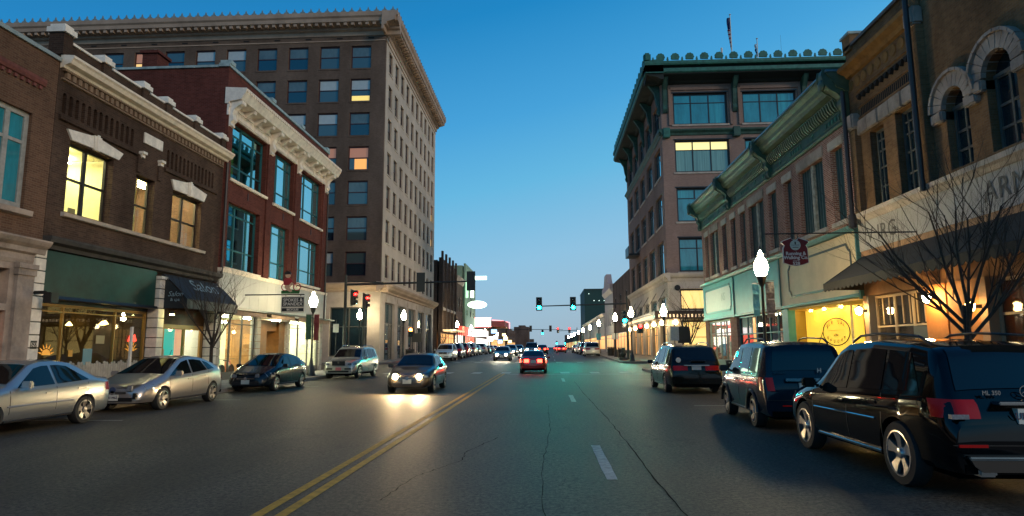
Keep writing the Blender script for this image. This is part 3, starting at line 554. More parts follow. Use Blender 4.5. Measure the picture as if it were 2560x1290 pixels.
MB().lathe((XL-1, 37, 3.25), [(.02, 0), (.1, .0), (.08, .04)], 10).build('ceiling_light', emit('door_light', (1, .7, .3), 50), b2)
def bicycle(y, x, col, label, lean=0):
    t = root('bicycle', label, 'bicycle', (x, y, .18)); 
    for dy in (-.5, .5): 
        MB().lathe((x, y+dy, .52), [(.31, -.015), (.34, -.015), (.34, .015), (.31, .015)], 20, 'x').build('wheel', BLACK, t)
        mb = MB()
        for k in range(8): a = k*math.pi/8; mb.cyl((x, y+dy-.31*math.cos(a), .52-.31*math.sin(a)), (x, y+dy+.31*math.cos(a), .52+.31*math.sin(a)), .006, n=4)
        mb.build('spokes', WHITE, t)
    MB().tube([(x, y-.5, .52), (x, y-.05, .5), (x, y-.2, 1.0), (x, y+.33, 1.02), (x, y-.05, .5)], .022).tube([(x, y+.5, .52), (x, y+.33, 1.12)], .02).build('frame', pmat(label.split()[0]+'_bicycle_paint', col, .3, coat=.5), t)
    MB().tube([(x-.25, y+.36, 1.16), (x, y+.3, 1.14), (x+.25, y+.36, 1.16)], .015).build('handlebar', BLACK, t); MB().box(ID, x-.07, x+.07, 1.04, 1.1, y-.34, y-.08).build('saddle', BLACK, t, bevel=.02)
bicycle(31.3, XL-.8, (.3, .45, .15), 'green bicycle nearest the pillar in the lit bicycle shop window')
bicycle(32.5, XL-1.0, (.10, .45, .40), 'turquoise bicycle in the middle of the lit bicycle shop window')
bicycle(33.8, XL-1.1, (.5, .06, .05), 'red bicycle beside the doorway in the lit bicycle shop window')
bicycle(40.6, XL-.9, (.04, .04, .05), 'black bicycle in the shop window right of the doorway')
# --- L3 nine storey corner block
b3 = root('office_block', 'tall tan brick office block with crested overhanging cornice and limestone street side', 'building', (-30, 75, 0))
Y3, E3 = 60.9, 90.2; T3 = 33.9
F3 = FY(Y3)
ztop = [32.3, 28.77, 25.2, 21.65, 18.13, 14.53, 11.02]; H3 = 2.42
xc = [-18.52-3.27*k for k in range(13)]
opF = [(x-1.03, x+1.03, z-H3, z) for x in xc for z in ztop]
yc = [63.2+2.77*k for k in range(10)]
zs = [32.35, 28.7, 25.1, 21.55, 18.0, 14.5, 10.95]
opS = [(y-.78, y+.78, z-2.35, z) for y in yc for z in zs]
mb = MB(); wall(mb, F3, -64, XL, 8.0, T3, opF, -.35, 0); mb.build('brick_wall', BR_L3, b3)
mb = MB(); wall(mb, FL, Y3+.35, E3, 8.0, T3, opS, -.35, 0); mb.build('limestone_wall', BR_L3S, b3)
MB().box(F3, -64, XL-.36, -.5, T3-.5, -E3+Y3, -.62).build('core', DARK, b3)
MB().box(F3, -64, XL-.3, T3-.5, T3, -E3+Y3, -.3).build('roof', GREY, b3)
def sash(fr, w_, h, mats):
    f = MB(); f.box(fr, -w_, -w_+.09, 0, h, -.26, -.16).box(fr, w_-.09, w_, 0, h, -.26, -.16).box(fr, -w_+.09, w_-.09, 0, .09, -.26, -.16).box(fr, -w_+.09, w_-.09, h-.13, h, -.26, -.16).box(fr, -w_+.09, w_-.09, h*.52-.04, h*.52+.05, -.25, -.17)
    fm = f.mesh('window', MAROON); lo = MB().box(fr, -w_+.08, w_-.08, .08, h*.52-.03, -.23, -.215).mesh('pane', None); up = MB().box(fr, -w_+.08, w_-.08, h*.52+.04, h-.12, -.22, -.205).mesh('pane', None)
    R_ = {}
    for k, (a, b) in mats.items():
        l2 = lo.copy(); l2.materials.append(a); u2 = up.copy(); u2.materials.append(b); R_[k] = (l2, u2)
    return fm, R_
PB2 = pmat('pale_blind_pane', (.42, .45, .42), .12, spec=1.0, coat=.4, noise=.08)
PB3 = pmat('grey_green_pane', (.05, .08, .08), .06, spec=1, coat=.6)
kinds = {'d': (PANE_D, PANE_B), 'k': (PANE_D, PB3), 'b': (PB3, PB2), 'w': (PANE_W, PANE_P), 'p': (PB3, PANE_P), 't': (PB3, PANE_B), 'l': (PB3, pmat('lit_blind', (.4, .38, .3), .4, 0, (1, .72, .35), .9))}
fmF, mF = sash(lambda a, z, d: (a, -d, z), 1.03, H3, kinds)
pat = {(0, 0): 't', (0, 1): 'b', (0, 2): 'd', (0, 3): 'p', (0, 4): 't', (0, 5): 't', (0, 6): 'k', (1, 0): 't', (1, 1): 'b', (1, 2): 'b', (1, 3): 'p', (2, 0): 'd', (2, 1): 'd', (3, 0): 'd', (3, 1): 'd', (4, 0): 'b', (6, 0): 'k', (7, 0): 'w', (7, 0): 'w', (8, 0): 'k'}
for i, x in enumerate(xc):
    for j, z in enumerate(ztop):
        o = inst('window', fmF, b3, (x, Y3, z-H3)); k = pat.get((i, j), random.choice('tkdtb'))
        for me in mF[k]: sub('pane', me, o)
fmS, mS = sash(lambda a, z, d: (d, a, z), .78, 2.35, kinds)
for i, y in enumerate(yc):
    for j, z in enumerate(zs):
        o = inst('window', fmS, b3, (XL, y, z-2.35)); k = 'w' if (i, j) in ((9, 3), (9, 4)) else random.choice('kdkkt')
        for me in mS[k]: sub('pane', me, o)
sl = MB().box(lambda a, z, d: (a, -d, z), -1.1, 1.1, -.16, 0, -.3, .05).mesh('sill', BR_L3)
for x in xc:
    for z in ztop: inst('sill', sl, b3, (x, Y3, z-H3))
sl = MB().box(lambda a, z, d: (d, a, z), -.85, .85, -.14, 0, -.3, .06).mesh('sill', BR_L3S)
for y in yc:
    for z in zs: inst('sill', sl, b3, (XL, y, z-2.35))
LS = pmat('limestone_cornice', (.36, .27, .20), .8, noise=.3, nscale=.6)
pr = [(-.1, 33.3), (.1, 33.35), (.15, 33.75), (.4, 33.85), (.45, 34.05), (1.25, 34.3), (1.3, 34.65), (1.45, 34.8), (1.5, 35.2), (-.1, 35.25)]
MB().prof(F3, pr, -66, XL+1.5).build('cornice', LS, b3); MB().prof(FL, pr, Y3-1.5, E3+.6).build('cornice', LS, b3)
cornice(F3, [(-.02, 32.75), (.08, 32.78), (.08, 32.88), (-.02, 32.9)], -64, XL+.08, 'string_course', LS, b3)
cornice(FL, [(-.02, 32.75), (.08, 32.78), (.08, 32.88), (-.02, 32.9)], Y3-.08, E3, 'string_course', LS, b3)
md = MB().box(lambda a, z, d: (a, -d, z), -.16, .16, -.28, 0, .3, 1.15).mesh('modillion', LS)
for i in range(66): inst('modillion', md, b3, (-16.2-.74*i, Y3, 34.28))
md2 = MB().box(lambda a, z, d: (d, a, z), -.16, .16, -.28, 0, .3, 1.15).mesh('modillion', LS)
for i in range(40): inst('modillion', md2, b3, (XL, Y3+.3+.74*i, 34.28))
CRG = pmat('grey_green_cresting', (.17, .24, .25), .6, noise=.3)
ac = MB().prism(lambda a, z, d: (a, -d, z), [(-.3, 0), (.3, 0), (.22, .18), (.1, .22), (0, .55), (-.1, .22), (-.22, .18)], 1.25, 1.4).mesh('roof_crest', CRG)
for i in range(60): inst('roof_crest', ac, b3, (-15.0-.84*i, Y3, 35.2))
ac2 = MB().prism(lambda a, z, d: (d, a, z), [(-.3, 0), (.3, 0), (.22, .18), (.1, .22), (0, .55), (-.1, .22), (-.22, .18)], 1.25, 1.4).mesh('roof_crest', CRG)
for i in range(38): inst('roof_crest', ac2, b3, (XL, Y3-.9+.84*i, 35.2))
vt = MB().box(F3, -.32, .32, 32.95, 33.1, .0, .03).mesh('grille', DARK)
for x in xc: inst('attic_vent', MB().box(lambda a, z, d: (a, -d, z), -.3, .3, -.08, .08, -.0, .02).mesh('attic_vent', DARK), b3, (x+1.0, Y3, 33.12))
MB().box(F3, -19.42, -17.62, 26.5, 27.0, -.21, -.19).build('lit_strip', emit('yellow_lit_strip', (1, .72, .2), .75), b3)
MB().box(F3, -18.95, -17.72, 19.35, 20.4, -.21, -.19).build('lit_strip', emit('orange_lit_patch', (1, .45, .12), .75), b3)
# ground storey
cprof = [(-.2, 7.05), (.1, 7.1), (.15, 7.25), (.5, 7.45), (.6, 7.6), (.75, 7.75), (.78, 7.9), (-.2, 8.02)]
MB().prof(F3, cprof, -64, XL+.75).build('belt_cornice', LS, b3); MB().prof(FL, cprof, Y3-.75, E3+.2).build('belt_cornice', LS, b3)
LS2 = pmat('street_limestone', (.36, .31, .26), .8, noise=.25, nscale=.8, bump=.2)
gF = [(-20.9, -17.2, .9, 5.6), (-26.5, -21.8, .9, 5.6), (-32, -27.4, .9, 5.6), (-38, -33, .9, 5.6)]
gS = [(62.9+5.45*k, 62.9+5.45*k+4.1, .45, 6.2) for k in range(5)]
mb = MB(); wall(mb, F3, -64, XL, -.5, 7.05, gF, -.5, -.01); mb.build('base_wall', LS2, b3); mb = MB(); wall(mb, FL, Y3+.5, E3, -.5, 7.05, gS, -.5, -.01); mb.build('base_wall', LS2, b3)
MB().box(F3, -64, XL-.55, 7.05, 8.0, -3, -.01).build('belt_core', LS2, b3)
for i in range(12):
    MB().lathe((XL+.0, 63.3+2.5*i if i < 11 else 90, 6.62), [(.05, -.02), (.3, .0), (.26, .06), (.06, .1)], 14, 'x').build('roundel', LS2, b3) if i % 2 == 0 else None
FRB = pmat('bronze_shop_frame', (.05, .045, .04), .4)
for k, (a0, a1, z0, z1) in enumerate(gS):
    window(FL, a0, a1, z0, z1, b3, [.33, .66], [.64], .12, FRB, (lambda i, j, k=k: GLS if j == 0 else PANE_B), rec=.3, name='shop_window', fw=.1)
for k, (a0, a1, z0, z1) in enumerate(gF): window(F3, a0, a1, z0, z1, b3, [.5], [.6], .12, FRB, PANE_D, rec=.3, name='shop_window', fw=.1)
sr = MB(); sr.box(FL, 62.5, 90, .3, .4, -6, -.51).box(FL, 62.5, 90, .4, 6.6, -6.1, -6).box(FL, 62.4, 62.5, .4, 6.6, -6, -.51).box(FL, 90, 90.1, .4, 6.6, -6, -.51).box(FL, 62.5, 90, 6.5, 6.6, -6, -.51)
sr.build('shop_room', pmat('brown_shop_wall', (.30, .2, .13), .8, noise=.3), b3)
for i in range(5):
    MB().box(FL, 64.3+5.45*i, 65.6+5.45*i, 4.0, 4.1, -2.2, -1.9).build('ceiling_light', emit('bar_light', (1, .75, .45), 16), b3)
    MB().box(FL, 63.5+5.45*i, 64.0+5.45*i, 1.2, 3.9, -1.0, -.9).build('hanging_cloth', emit('red_lit_display', (1, .07, .04), .9) if i < 3 else emit('warm_display', (1, .5, .3), .6), b3)
    MB().lathe((XL-.8, 65.4+5.45*i, 2.6), [(.02, -.12), (.12, 0), (.02, .12)], 8).build('display_bulb', emit('display_bulb', (1, .8, .6), 25), b3)
for k in range(5): MB().box(FL, 67.15+5.45*k, 68.2+5.45*k, .2, 1.3, 0, .08).build('plinth', LS2, b3)
# --- L2 rooftop chimney
ch = root('chimney', 'short red brick chimney stack on the roof edge of the red brick shop building', 'chimney', (-21.6, 30.9, 15.9))
c0 = FY(30.6)
MB().box(c0, -20.9, -20.1, 15.95, 17.0, -1.0, 0).build('stack', BR_L2, ch); MB().box(c0, -21.0, -20.0, 17.0, 17.15, -1.1, .1).build('stack_cap', BR_L2, ch); MB().cyl((-20.5, 31.1, 17.15), (-20.5, 31.1, 17.4), .14).build('pot', GREY, ch)
# --- row beyond the office block, left
def slabwin(parent, fr, a0, a1, z0, z1, na, zr, wfrac, mat, fmat, bars=True, dz=0):
    wdt = (a1-a0)/na
    f = MB().box(fr, -wdt*wfrac/2, wdt*wfrac/2, 0, zr[0][1]-zr[0][0], -.12, -.04).mesh('window', fmat)
    p = MB().box(fr, -wdt*wfrac/2+.08, wdt*wfrac/2-.08, .08, (zr[0][1]-zr[0][0])*.5-.04, -.03, -.02).box(fr, -wdt*wfrac/2+.08, wdt*wfrac/2-.08, (zr[0][1]-zr[0][0])*.5+.04, (zr[0][1]-zr[0][0])-.08, -.03, -.02).mesh('pane', mat)
    return f, p, wdt
def simple_building(name, label, side, y0, y1, z1, wmat, floors=[], nwin=4, wf=.45, cor=None, cmat=None, shopcol=None, depth=25, shopz=3.4, openfront=True):
    fr = FL if side < 0 else FR
    t = root(name, label, 'building', ((XL-5) if side < 0 else (XR+5), (y0+y1)/2, g(y0)))
    ops = []
    wd = (y1-y0)/nwin
    for z0_, z1_ in floors:
        for i in range(nwin): c = y0+wd*(i+.5); ops.append((c-wd*wf/2, c+wd*wf/2, z0_, z1_))
    gz = g((y0+y1)/2); so_ = (y0+.5, y1-.5, gz+.5, gz+shopz)
    mb = MB(); wall(mb, fr, y0+.01, y1-.01, -.5, z1, ops+[so_], -.35, 0); mb.build('wall', wmat, t)
    MB().box(fr, y0+.02, y1-.02, -.5, z1-.4, -depth, -.6).build('core', wmat, t)
    for (a0, a1, b0_, b1_) in ops: window(fr, a0, a1, b0_, b1_, t, [.5], [.5], .1, BLACK, random.choice([PANE_B, PANE_T, PB3]), rec=.15)
    window(fr, *so_, t, [.2, .4, .6, .8], [.75], .1, FRB, shopcol or PANE_W, rec=.2, name='shop_window')
    if cor: MB().prof(fr, [(-.1, z1-cor), (.1, z1-cor), (.5, z1-.2), (.55, z1), (-.1, z1+.05)], y0, y1).build('cornice', cmat or wmat, t)
    return t
def lit(name, col, s): return emit(name, col, s)
b4 = simple_building('brick_building', 'three storey brown brick building with five piers rising above its parapet, beyond the office block', -1, 96.5, 112, 15.4, BR_FAR, [(8.4, 10.9), (12.0, 14.4)], 4, .5, shopcol=lit('warm_far_shop', (1, .5, .15), .8))
for k in range(5): MB().box(FL, 96.5+3.7*k, 97.1+3.7*k, 4, 16.4, .0, .3).build('pier', BR_FAR, b4)
MB().box(FL, 96.6, 112, 7.4, 7.8, .0, .25).build('string_course', STONE, b4)
b5 = simple_building('brick_building', 'narrow brown brick building with stepped stone cornice beside the tall theatre', -1, 112, 122, 14.4, BR_FAR, [(8.2, 10.8)], 3, .5, cor=1.2, cmat=STONE, shopcol=lit('white_far_shop', (1, .93, .8), 2.2))
b6 = simple_building('theatre_building', 'tall narrow theatre with green lit street face and vertical white neon sign', -1, 126, 144, 18.3, pmat('render_painted_green_light', (.22, .34, .24), .8, noise=.2), [(8, 9.2)], 3, .3, shopcol=lit('red_far_shop', (1, .12, .06), 1.6))  # green light on the street face is painted into the render colour
b7 = simple_building('low_shop', 'low far shop row below the white lit sign board', -1, 145, 184, 7.6, BR_FAR, [], 4, shopcol=lit('white_far_shop', (1, .93, .8), 2.2), cor=.5)
b8 = simple_building('brick_shop', 'far red brick shop outlined with pink neon along its roof', -1, 186, 250, 9.4, BR_FAR, [], 5, shopcol=lit('warm_far_shop', (1, .5, .15), .8))
b9 = simple_building('brick_building', 'plain brown two storey building far down the left side of the street', -1, 262, 330, 9.5, BR_FAR, [(6, 8)], 8, .4, shopcol=lit('warm_far_shop', (1, .5, .15), .8))
tag(MB().box(FY(345), -17.5, -9.6, 0, 12.4, -20, 0).box(FY(345), -15, -11.5, 12.4, 13.2, -20, 0).build('brick_building', BR_FAR), 'flat topped brown building closing the far left end of the street', 'building')
tag(MB().box(FY(500), -48, -19, 0, 14.5, -20, 0).box(FY(500), -40, -30, 14.5, 16, -20, 0).build('brick_building', BR_FAR), 'low dark building on the horizon left of the street end', 'building')
tag(MB().box(FY(430), 12.5, 26, 0, 9.5, -20, 0).build('brick_building', BR_FAR), 'low dark building on the horizon right of the far signals', 'building')
tag(MB().box(FY(440), -19, -9, 0, 7, -20, 0).build('brick_building', BR_FAR), 'small far building at the centre of the street end', 'building')
# theatre signs
WN = lit('white_green_neon', (.75, 1, .72), 4); PN = lit('pink_neon', (1, .25, .25), 3.5)
ts = root('neon_sign', 'vertical white neon theatre sign with an oval panel below and a lit bar on top', 'neon sign', (XL+1.5, 126, 9))
def pxsign(y, x0, x1, z0, z1, mat, nm): return MB().box(FY(y), x0, x1, z0, z1, 0, .3).build(nm, mat, ts)
pxsign(126, -14.9, -14.3, 11.4, 14.9, WN, 'blade'); pxsign(126, -15.9, -15.4, 11.4, 14.6, lit('pale_green_neon', (.45, .8, .5), 1.6), 'blade'); pxsign(125.6, -14.5, -11.7, 14.9, 15.6, WN, 'top_bar')
MB().prism(FY(126), [(-13.6+1.9*math.cos(a*math.pi/12), 10.0+.75*math.sin(a*math.pi/12)) for a in range(24)], 0, .4).build('oval_panel', WN, ts)
MB().box(FY(126), -14.9, -14.8, 8, 15, .1, .2).build('sign_mast', BLACK, ts)
t = root('lit_sign_board', 'white lit sign board with pink neon edge on the far left side', 'sign', (-14, 143, 6.5))
MB().box(FY(143), -15.9, -12.4, 6.3, 8.1, 0, .5).build('board', lit('white_sign_face', (1, .95, .93), 2.2), t); MB().box(FY(143), -16, -12.3, 8.12, 8.25, .0, .5).box(FY(143), -16, -12.3, 6.15, 6.28, 0, .5).build('neon_edge', PN, t); MB().box(FY(142.45), -15.0, -13.8, 7.1, 7.3, 0, .05).build('print', pmat('grey_print', (.2, .2, .2), .6), t)
t = root('neon_roof_outline', 'pink neon tube outlining the roof of the far red brick shop', 'neon sign', (XL, 200, 9.3))
MB().tube([(XL+.2, 186, 9.45), (XL+3.2, 187, 9.3), (XL+4.2, 205, 9.4), (XL+4.2, 205, 7.5)], .09).build('tube', PN, t); MB().box(FL, 186, 206, 7.6, 9.2, .1, 3.9).build('canopy_board', pmat('dull_red_board', (.3, .06, .05), .6), t)
t = root('lit_awning', 'red and white lit awning front beside the theatre', 'awning', (XL+1, 115, 3.5)); MB().box(FL, 112.5, 121.5, 3.9, 5.4, .1, 1.2).build('canopy', lit('red_lit_awning', (1, .13, .08), .9), t); MB().box(FL, 112.5, 121.5, 2.2, 3.85, .15, .25).build('bright_front', lit('white_far_shop', (1, .93, .8), 2.2), t)
t = root('shop_canopy', 'cream flat shop canopy with warm lights below, just beyond the office block', 'awning', (XL+1, 95, 3.6)); MB().box(FL, 96.8, 108, 4.15, 4.4, .05, 2.2).build('canopy', lit('cream_lit_canopy', (1, .8, .45), .7), t)
for k in range(6): MB().cyl((XL+2.0, 97+2.1*k, .4), (XL+2.0, 97+2.1*k, 4.2), .06).build('post', BLACK, t)
t = root('lit_canopy', 'bright white theatre marquee far down the left pavement', 'awning', (XL+1, 150, 3.6)); MB().box(FL, 128, 143, 4.0, 5.2, .05, 3.0).build('canopy', lit('white_sign_face', (1, .95, .93), 2.2), t)
for k, (y, x, z, s, c) in enumerate(((150, -13.2, 3.6, .7, 'w'), (158, -12.9, 5.6, .7, 'b'), (168, -13.3, 4.2, .6, 'w'), (176, -12.7, 3.2, .6, 'b'), (196, -13, 5.4, .5, 'y'), (210, -13.4, 4.4, .7, 'y'), (228, -13, 3.6, .6, 'y'))):
    m_ = {'w': lit('white_sign_face', (1, .95, .93), 2.2), 'b': lit('blue_sign_face', (.35, .6, 1), 2.0), 'y': lit('amber_sign_face', (1, .75, .3), 4)}[c]
    lb = ['white lit shop sign box just past the sign board', 'blue lit projecting sign high on the far left', 'white lit sign box beyond the blue sign', 'blue and white lit sign low on the far left', 'amber lit sign high under the pink neon roof', 'largest amber sign near the far street end', 'low amber sign nearest the far street end'][k]
    tag(MB().box(FY(y), x-s, x+s, z-s*.8, z+s*.8, 0, .25).build('lit_shop_sign', m_), lb, 'sign')
# ------------------------------------------------------------------ RIGHT SIDE
# --- R2 green corniced row
r2 = root('brick_row', 'two storey pink brick row with ornate green metal cornice and shuttered tall windows', 'building', (18, 36, 0))
wR = [(25.24, 26.31), (27.07, 29.68), (30.6, 31.6), (32.65, 33.8), (34.6, 37.15), (37.85, 38.9), (39.85, 40.8), (41.85, 42.85), (43.9, 46.0), (46.6, 47.5)]
ops = [(a, b, 6.6, 9.62) for a, b in wR]
mb = MB(); wall(mb, FR, 24.4, 48.4, 6.25, 11.9, ops, -.4, 0); mb.build('brick_wall', BR_R2, r2)
MB().box(FR, 24.4, 48.4, -.4, 11.2, -20.3, -20).box(FR, 24.4, 48.4, 11.0, 11.1, -20, -.41).box(FR, 48.1, 48.4, -.4, 11.2, -20, -.41).build('rear_wall', BR_R2, r2)
SHUT = pmat('dark_teal_corrugated_shutter', (.012, .05, .055), .45, noise=.3)
for k, (a, b) in enumerate(wR):
    mb = MB(); n = max(5, int((b-a)/.13)); 
    dbl = (b-a) > 1.8; parts_ = [(a, (a+b)/2-.12), ((a+b)/2+.12, b)] if dbl else [(a, b)]
    for s0, s1 in parts_:
        n = int((s1-s0)/.12); rows = [[FR(s0+(s1-s0)*i/n, z, -.22+(.035 if i % 2 else 0)) for z in (6.6, 9.62)] for i in range(n+1)]
        MB().grid(rows).build('shutter', SHUT, r2, recalc=False)
    if dbl: MB().box(FR, (a+b)/2-.13, (a+b)/2+.13, 6.6, 9.62, -.3, -.08).build('mullion', pmat('weathered_board', (.30, .29, .24), .8, noise=.5, nscale=6), r2)
    MB().box(FR, a-.14, b+.14, 9.63, 10.02+(.1 if dbl else 0), -.02, .05).build('lintel_stone', DIRTYSTONE if dbl else STONE, r2, bevel=.03)
    MB().box(FR, a-.1, b+.1, 6.42, 6.6, -.3, .1).build('sill', STONE, r2)
cornice(FR, [(-.1, 10.3), (.06, 10.32), (.12, 10.4), (.12, 10.46), (-.1, 10.46)], 24.3, 48.5, 'cornice_base', COPPERD, r2)
MB().box(FR, 24.35, 48.4, 10.46, 11.4, .003, .09).build('frieze_board', COPPERD, r2)
cornice(FR, [(-.1, 11.4), (.2, 11.42), (.25, 11.5), (.5, 11.58), (.55, 11.72), (.62, 11.8), (.66, 11.95), (.82, 12.1), (.84, 12.2), (-.1, 12.26)], 24.2, 48.6, 'crown_cornice', OLIVE, r2)
MB().box(FR, 24.15, 48.65, 12.2, 12.27, -.3, .9).build('roof_flashing', pmat('blue_grey_flashing', (.10, .22, .30), .35, metal=.3), r2)
fb = MB().prof(FR, [(.09, 10.95), (.17, 10.95), (.3, 11.1), (.38, 11.38), (.09, 11.38)], -.045, .045).mesh('fringe_bracket', OLIVE)
y = 24.75
while y < 48.2:
    if min(abs(y-c) for c in (24.5, 33.1, 40.55, 48.2)) > .35: inst('fringe_bracket', fb, r2, (0, y, 0))
    y += .215
pn = MB().box(FR, -.8, .8, 10.52, 10.56, .09, .12).box(FR, -.8, .8, 10.84, 10.88, .09, .12).mesh('frieze_panel', OLIVE)
pn2 = MB(); 
for k in range(5): pn2.box(FR, -.7+.3*k, -.58+.3*k, 10.6, 10.78, .09, .13)
pn2 = pn2.mesh('frieze_ornament', COPPER)
for k in range(12):
    c = 25.7+1.95*k; inst('frieze_panel', pn, r2, (0, c, 0))
    if k % 2 == 0: inst('frieze_ornament', pn2, r2, (0, c, 0))
    else: MB().lathe((XR-.11, c, 10.7), [(.04, .03), (.15, 0), (.15, .02)], 10, 'x').build('rosette', COPPER, r2)
for c in (24.5, 33.1, 40.55, 48.2):
    MB().prof(FR, [(.09, 10.35), (.2, 10.35), (.26, 10.55), (.2, 10.75), (.34, 10.95), (.3, 11.2), (.5, 11.4), (.75, 11.55), (.95, 11.8), (1.0, 12.1), (.95, 12.35), (.09, 12.35)], c-.24, c+.24).build('console', COPPERD if c > 30 else OLIVE, r2, bevel=.03)
    MB().lathe((XR-.95, c, 11.75), [(.02, -.1), (.2, -.06), (.24, .0), (.2, .06), (.02, .1)], 12, 'x').build('console_scroll', OLIVE, r2)
# fascia boards
cornice(FR, [(-.2, 6.0), (.22, 6.02), (.28, 6.12), (.3, 6.2), (-.2, 6.26)], 24.4, 48.5, 'fascia_cap', pmat('dark_teal_trim', (.03, .13, .13), .5), r2)
TT = pmat('dark_teal_trim', (.03, .13, .13), .5)
for a0, a1, m_ in ((24.45, 32.5, CREAM), (32.65, 40.5, TEAL), (40.65, 48.4, TEAL)):
    MB().box(FR, a0, a1, 3.62, 6.0, -.1, .1).build('fascia_panel', m_, r2)
    if m_ is TEAL: MB().box(FR, a0, a1, 3.5, 3.62, -.1, .16).build('fascia_rail', TT, r2)
MB().box(FR, 32.5, 32.65, 3.45, 6.0, -.1, .17).box(FR, 40.5, 40.65, 3.45, 6.0, -.1, .17).box(FR, 24.35, 24.45, 3.4, 6.0, -.1, .17).build('fascia_post', TT, r2)
MB().box(FR, 24.45, 32.5, 3.5, 3.62, -.1, .18).build('fascia_rail', TT, r2)
def notched(a0, a1, z0, z1, w_, mat, parent, d=.13):
    c = .32; pts = [(a0, z0+c), (a0+c*.5, z0+c*.7), (a0+c, z0), (a1-c, z0), (a1-c*.5, z0+c*.7), (a1, z0+c), (a1, z1-c), (a1-c*.5, z1-c*.7), (a1-c, z1), (a0+c, z1), (a0+c*.5, z1-c*.7), (a0, z1-c)]
    mb = MB()
    for p, q in zip(pts, pts[1:]+pts[:1]):
        dx, dz_ = q[0]-p[0], q[1]-p[1]; l = math.hypot(dx, dz_); nx, nz = -dz_/l*w_/2, dx/l*w_/2
        mb.prism(FR, [(p[0]-nx, p[1]-nz), (q[0]-nx, q[1]-nz), (q[0]+nx, q[1]+nz), (p[0]+nx, p[1]+nz)], .101, d)
    return mb.build('panel_moulding', mat, parent)
notched(25.0, 31.4, 4.0, 5.6, .09, pmat('dark_slate_trim', (.035, .045, .04), .5), r2); notched(41.2, 47.8, 3.95, 5.65, .08, TT, r2)
MB().box(FR, 41.35, 47.65, 4.05, 5.55, .1, .115).build('white_panel', pmat('white_painted_panel', (.62, .66, .58), .5, noise=.08), r2)
text('NS', 'lettering', pmat('faint_grey_letter', (.42, .46, .40), .6), r2, .75, (XR-.12, 43.0, 4.9), (0, -1, 0), (0, 0, 1))
# shop windows of the row
def shopR(fr, a0, a1, z0, z1, muls, fmat, tz, pm, bar=.1, rec=.15, parent=r2): return window(fr, a0, a1, z0, z1, parent, [(m-a0)/(a1-a0) for m in muls], [(tz-z0)/(z1-z0)], bar, fmat, pm, rec=rec, name='shop_window', fw=.09)
GRF = pmat('grey_green_shop_frame', (.16, .18, .15), .5)
shopR(FR, 42.0, 47.6, .7, 3.4, [43.4, 44.8, 46.2], GRF, 2.55, GLS)
MB().box(FR, 42, 47.6, .1, .7, -.3, 0).build('stall_riser', GRF, r2); MB().box(FR, 40.5, 41.95, .1, 3.5, -.4, .02).build('brick_pier', BR_R2, r2); MB().box(FR, 47.62, 48.4, .1, 3.5, -.4, .02).build('brick_pier', BR_R2, r2)
sr = MB(); sr.box(FR, 41.9, 48, .1, .16, -5, -.31).box(FR, 41.9, 48, .16, 3.5, -5.1, -5).box(FR, 41.8, 41.9, .1, 3.5, -5, -.31).box(FR, 41.9, 48, 3.45, 3.5, -5, -.31); sr.build('shop_room', pmat('olive_shop_wall', (.45, .45, .25), .7), r2)
for y in (43, 45, 46.8): MB().box(FR, y-.4, y+.4, 3.3, 3.34, -1.8, -1.6).build('ceiling_light', emit('shop_light', (1, .93, .68), 170), r2)
for k, c in enumerate(((.7, .1, .06), (.1, .3, .6), (.7, .65, .5), (.6, .1, .1), (.2, .4, .6), (.7, .7, .6))): MB().box(FR, 42.5+.85*k, 43.1+.85*k, 1.0+.2*(k % 2), 2.3, -.7, -.65).build('display_poster', pmat('display_print_%s' % 'abcdef'[k], c, .6), r2)
MB().box(FR, 42.2, 42.9, 2.65, 3.3, -.5, -.45).build('lit_open_sign', emit('blue_red_lit_sign', (.25, .3, 1), 1.6), r2); MB().box(FR, 43.0, 44.2, 2.7, 3.2, -.5, -.45).build('lit_open_sign', emit('red_lit_sign', (1, .08, .06), 1.5), r2)
shopR(FR, 32.75, 40.4, .5, 3.45, [33.8, 35.0, 36.1, 37.2, 38.9], TT, 2.4, PANE_D)
MB().box(FR, 32.75, 40.4, .1, .5, -.3, 0).build('stall_riser', TT, r2); MB().box(FR, 37.5, 37.9, .5, 3.3, -.17, -.13).build('lit_edge', emit('orange_lit_door_edge', (1, .4, .08), .7), r2)
MB().box(FR, 31.95, 32.7, .1, 3.48, -.3, .06).build('teal_pilaster', TEAL, r2)
# running shop, recessed bright yellow window
YW = emit('self_glowing_yellow_wall', (1.0, .66, .07), .86)  # brightness of the yellow wall put into it as its own glow
MB().box(FR, 27.4, 33.4, .15, 3.5, -1.35, -1.3).build('yellow_screen', YW, r2)
MB().box(FR, 24.45, 33.5, 3.4, 3.49, -1.6, 0).build('recess_ceiling', pmat('cream_soffit', (.6, .4, .13), .6), r2)
MB().prism(lambda a, z, d: (a, z, d), [(XR+.3, 32.0), (XR+1.36, 33.3), (XR+1.36, 33.5), (XR+.3, 32.6)], .15, 3.4).build('recess_side', pmat('olive_recess_side', (.25, .17, .05), .6), r2)
MB().box(FR, 24.5, 27.4, .15, 3.4, -1.5, -1.4).build('recess_wall', pmat('amber_wall', (.5, .3, .06), .6), r2)
MB().box(FR, 27.4, 33.4, .15, .75, -1.25, -.95).build('white_plinth', pmat('white_plinth', (.6, .58, .5), .6), r2)
MB().box(FR, 28.0, 28.06, .7, 3.4, -1.2, -1.12).build('white_post', WHITE, r2)
for y in (28.6, 30.3, 31.8): MB().lathe((XR+1.0, y, 3.33), [(.02, 0), (.07, .0), (.05, .06)], 10).build('downlight', emit('warm_downlight', (1, .75, .3), 130), r2)
lg = root('shop_logo', 'round black outlined logo reading THE RUN AROUND on the bright yellow shop window', 'window sign', (XR+1.2, 29.85, 2.33))
